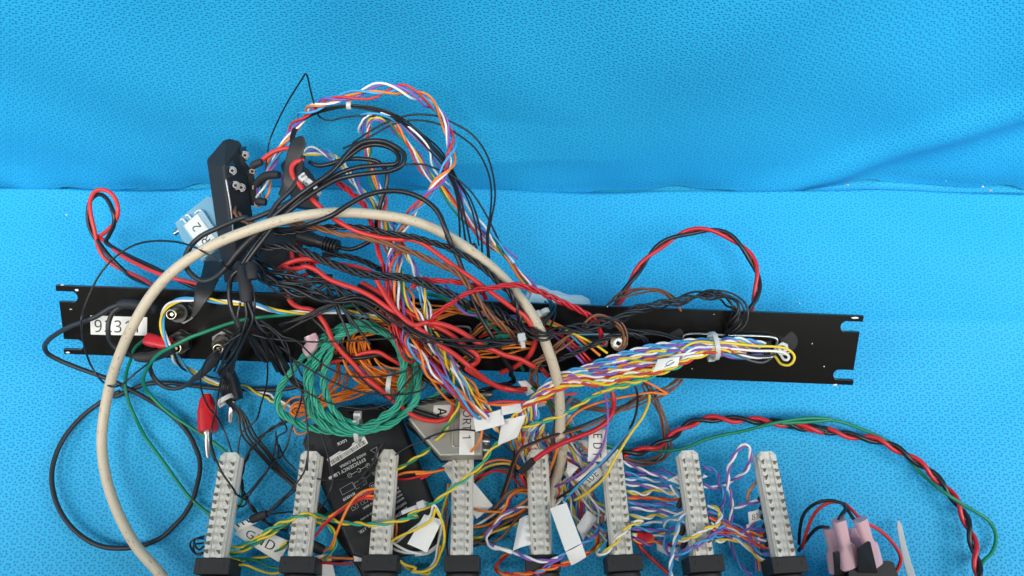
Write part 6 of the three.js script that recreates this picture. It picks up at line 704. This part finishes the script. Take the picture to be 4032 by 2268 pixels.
flag('small white paper corner right of the beige cable below the harness', H(1350, 600, 24, 1390, 590, 24, 1430, 690, 22, 1340, 660, 22), MAT.paper, 0.0004);
flag('long white paper flag slanting under the fourth connector', L(470, 268, 13, 868, 742, 5, 705, 878, 4, 358, 356, 12), MAT.paper, 0.0006);
flag('greyish curved paper flag left of the fifth connector\'s plug', L(1132, 882, 20, 1248, 835, 19, 1252, 1140, 24, 1065, 1200, 24), MAT.paper, 0.0035);
flag('bright white paper flag standing in front of the fifth connector\'s right', L(1437, 775, 30, 1602, 716, 31, 1755, 1120, 31, 1592, 1205, 31), MAT.paper, 0.0006);
flag('folded white end of the bright flag, crossed by orange wires', L(1594, 1208, 31, 1757, 1124, 31, 1800, 1255, 28, 1650, 1342, 26), MAT.paper, 0.0012);
flag('thin white tube label on the white and purple pair at the front', L(885, 1140, 20, 1062, 1192, 23, 1055, 1232, 23, 872, 1172, 20), MAT.paper, 0.0016);
flag('grey half clear paper flag left of the sixth connector\'s foot', L(1810, 790, 14, 1908, 870, 12, 1768, 1092, 10, 1702, 955, 12), MAT.paper, 0.0018);
flag('broad white paper flag lying on the adapter\'s lower right corner', L(180, 832, 28, 362, 890, 28, 205, 1212, 27, 10, 1128, 27), MAT.paper, 0.0012);
flag('white wire flag reading GND between the first two connectors', K(640, 900, 10, 1130, 1105, 9, 1010, 1310, 8, 570, 1030, 9), words('GND', 400, 190, '120px sans-serif'), 0.002);
flag('striped white band at the top of the GND flag', K(548, 945, 12, 735, 868, 13, 790, 915, 12, 600, 1000, 11), printed(256, 110, (x) => { for (const u of [50, 120, 190]) x.fillRect(u, 0, 20, 60); }), 0.001);
flag('white round-ended wire label reading 10 beside the brown wires', H(1340, 862, 14, 1560, 838, 14, 1562, 985, 12, 1385, 990, 12), words('10', 256, 160, '130px sans-serif'), 0.002);
flag('white wire label reading FDE standing right of the 10 label', H(1752, 742, 30, 1745, 1060, 26, 1560, 1060, 26, 1572, 742, 30), words('E D F', 420, 230, '150px sans-serif'), 0.002);
flag('white wire label reading DE slanting at the sixth connector\'s left', H(1440, 1240, 16, 1640, 1070, 20, 1725, 1185, 18, 1580, 1312, 14), words('IDE', 320, 190, '130px sans-serif'), 0.0024);
flag('white folded flap on the slanting DE label', H(1345, 1170, 15, 1360, 1060, 15, 1470, 1120, 15, 1380, 1220, 14), MAT.paper, 0.001);
flag('white wire label with a black letter on the harness near the right socket', E(600, 1170, 70, 780, 1148, 71, 762, 1222, 70, 560, 1272, 69), printed(300, 130, (x) => { x.lineWidth = 9; x.beginPath(); x.ellipse(190, 70, 52, 30, -0.3, 0.5, 5.4); x.stroke(); x.beginPath(); x.moveTo(130, 110); x.lineTo(240, 60); x.stroke(); }), 0.0012);
flag('white label tip with black writing left of the seventh connector', M(830, 490, 12, 945, 430, 13, 985, 500, 12, 968, 540, 11), words('A', 200, 110, '100px sans-serif'), 0.001);
flag('white label tip poking out right of the seventh connector', M(1180, 470, 12, 1195, 430, 12, 1238, 455, 12, 1190, 472, 12), MAT.paper);
flag('white wire label reading 81 left of the rightmost connector', M(1640, 810, 14, 1752, 775, 14, 1770, 850, 12, 1650, 930, 11), words('81', 200, 160, '110px sans-serif'), 0.0012);
flag('thin white paper tip hanging below the 81 label', M(1625, 930, 10, 1655, 935, 10, 1640, 1145, 4, 1620, 1130, 4), MAT.paper);
flag('grey shaded paper flag at the front edge between the second and third plugs', K(1340, 1255, 8, 1525, 1218, 8, 1580, 1460, 4, 1345, 1470, 4), MAT.paper, 0.001);
flag('small grey paper sleeve left of the third plug', K(1758, 1250, 10, 1848, 1232, 11, 1852, 1300, 10, 1765, 1302, 9), MAT.paper, 0.001);
flag('grey paper flag on the cloth between the sixth and seventh plugs', M(725, 1110, 4, 940, 1140, 5, 945, 1300, 4, 730, 1190, 3), MAT.paper, 0.001);
scene.environmentIntensity = 1;
renderer.render(scene, camera);
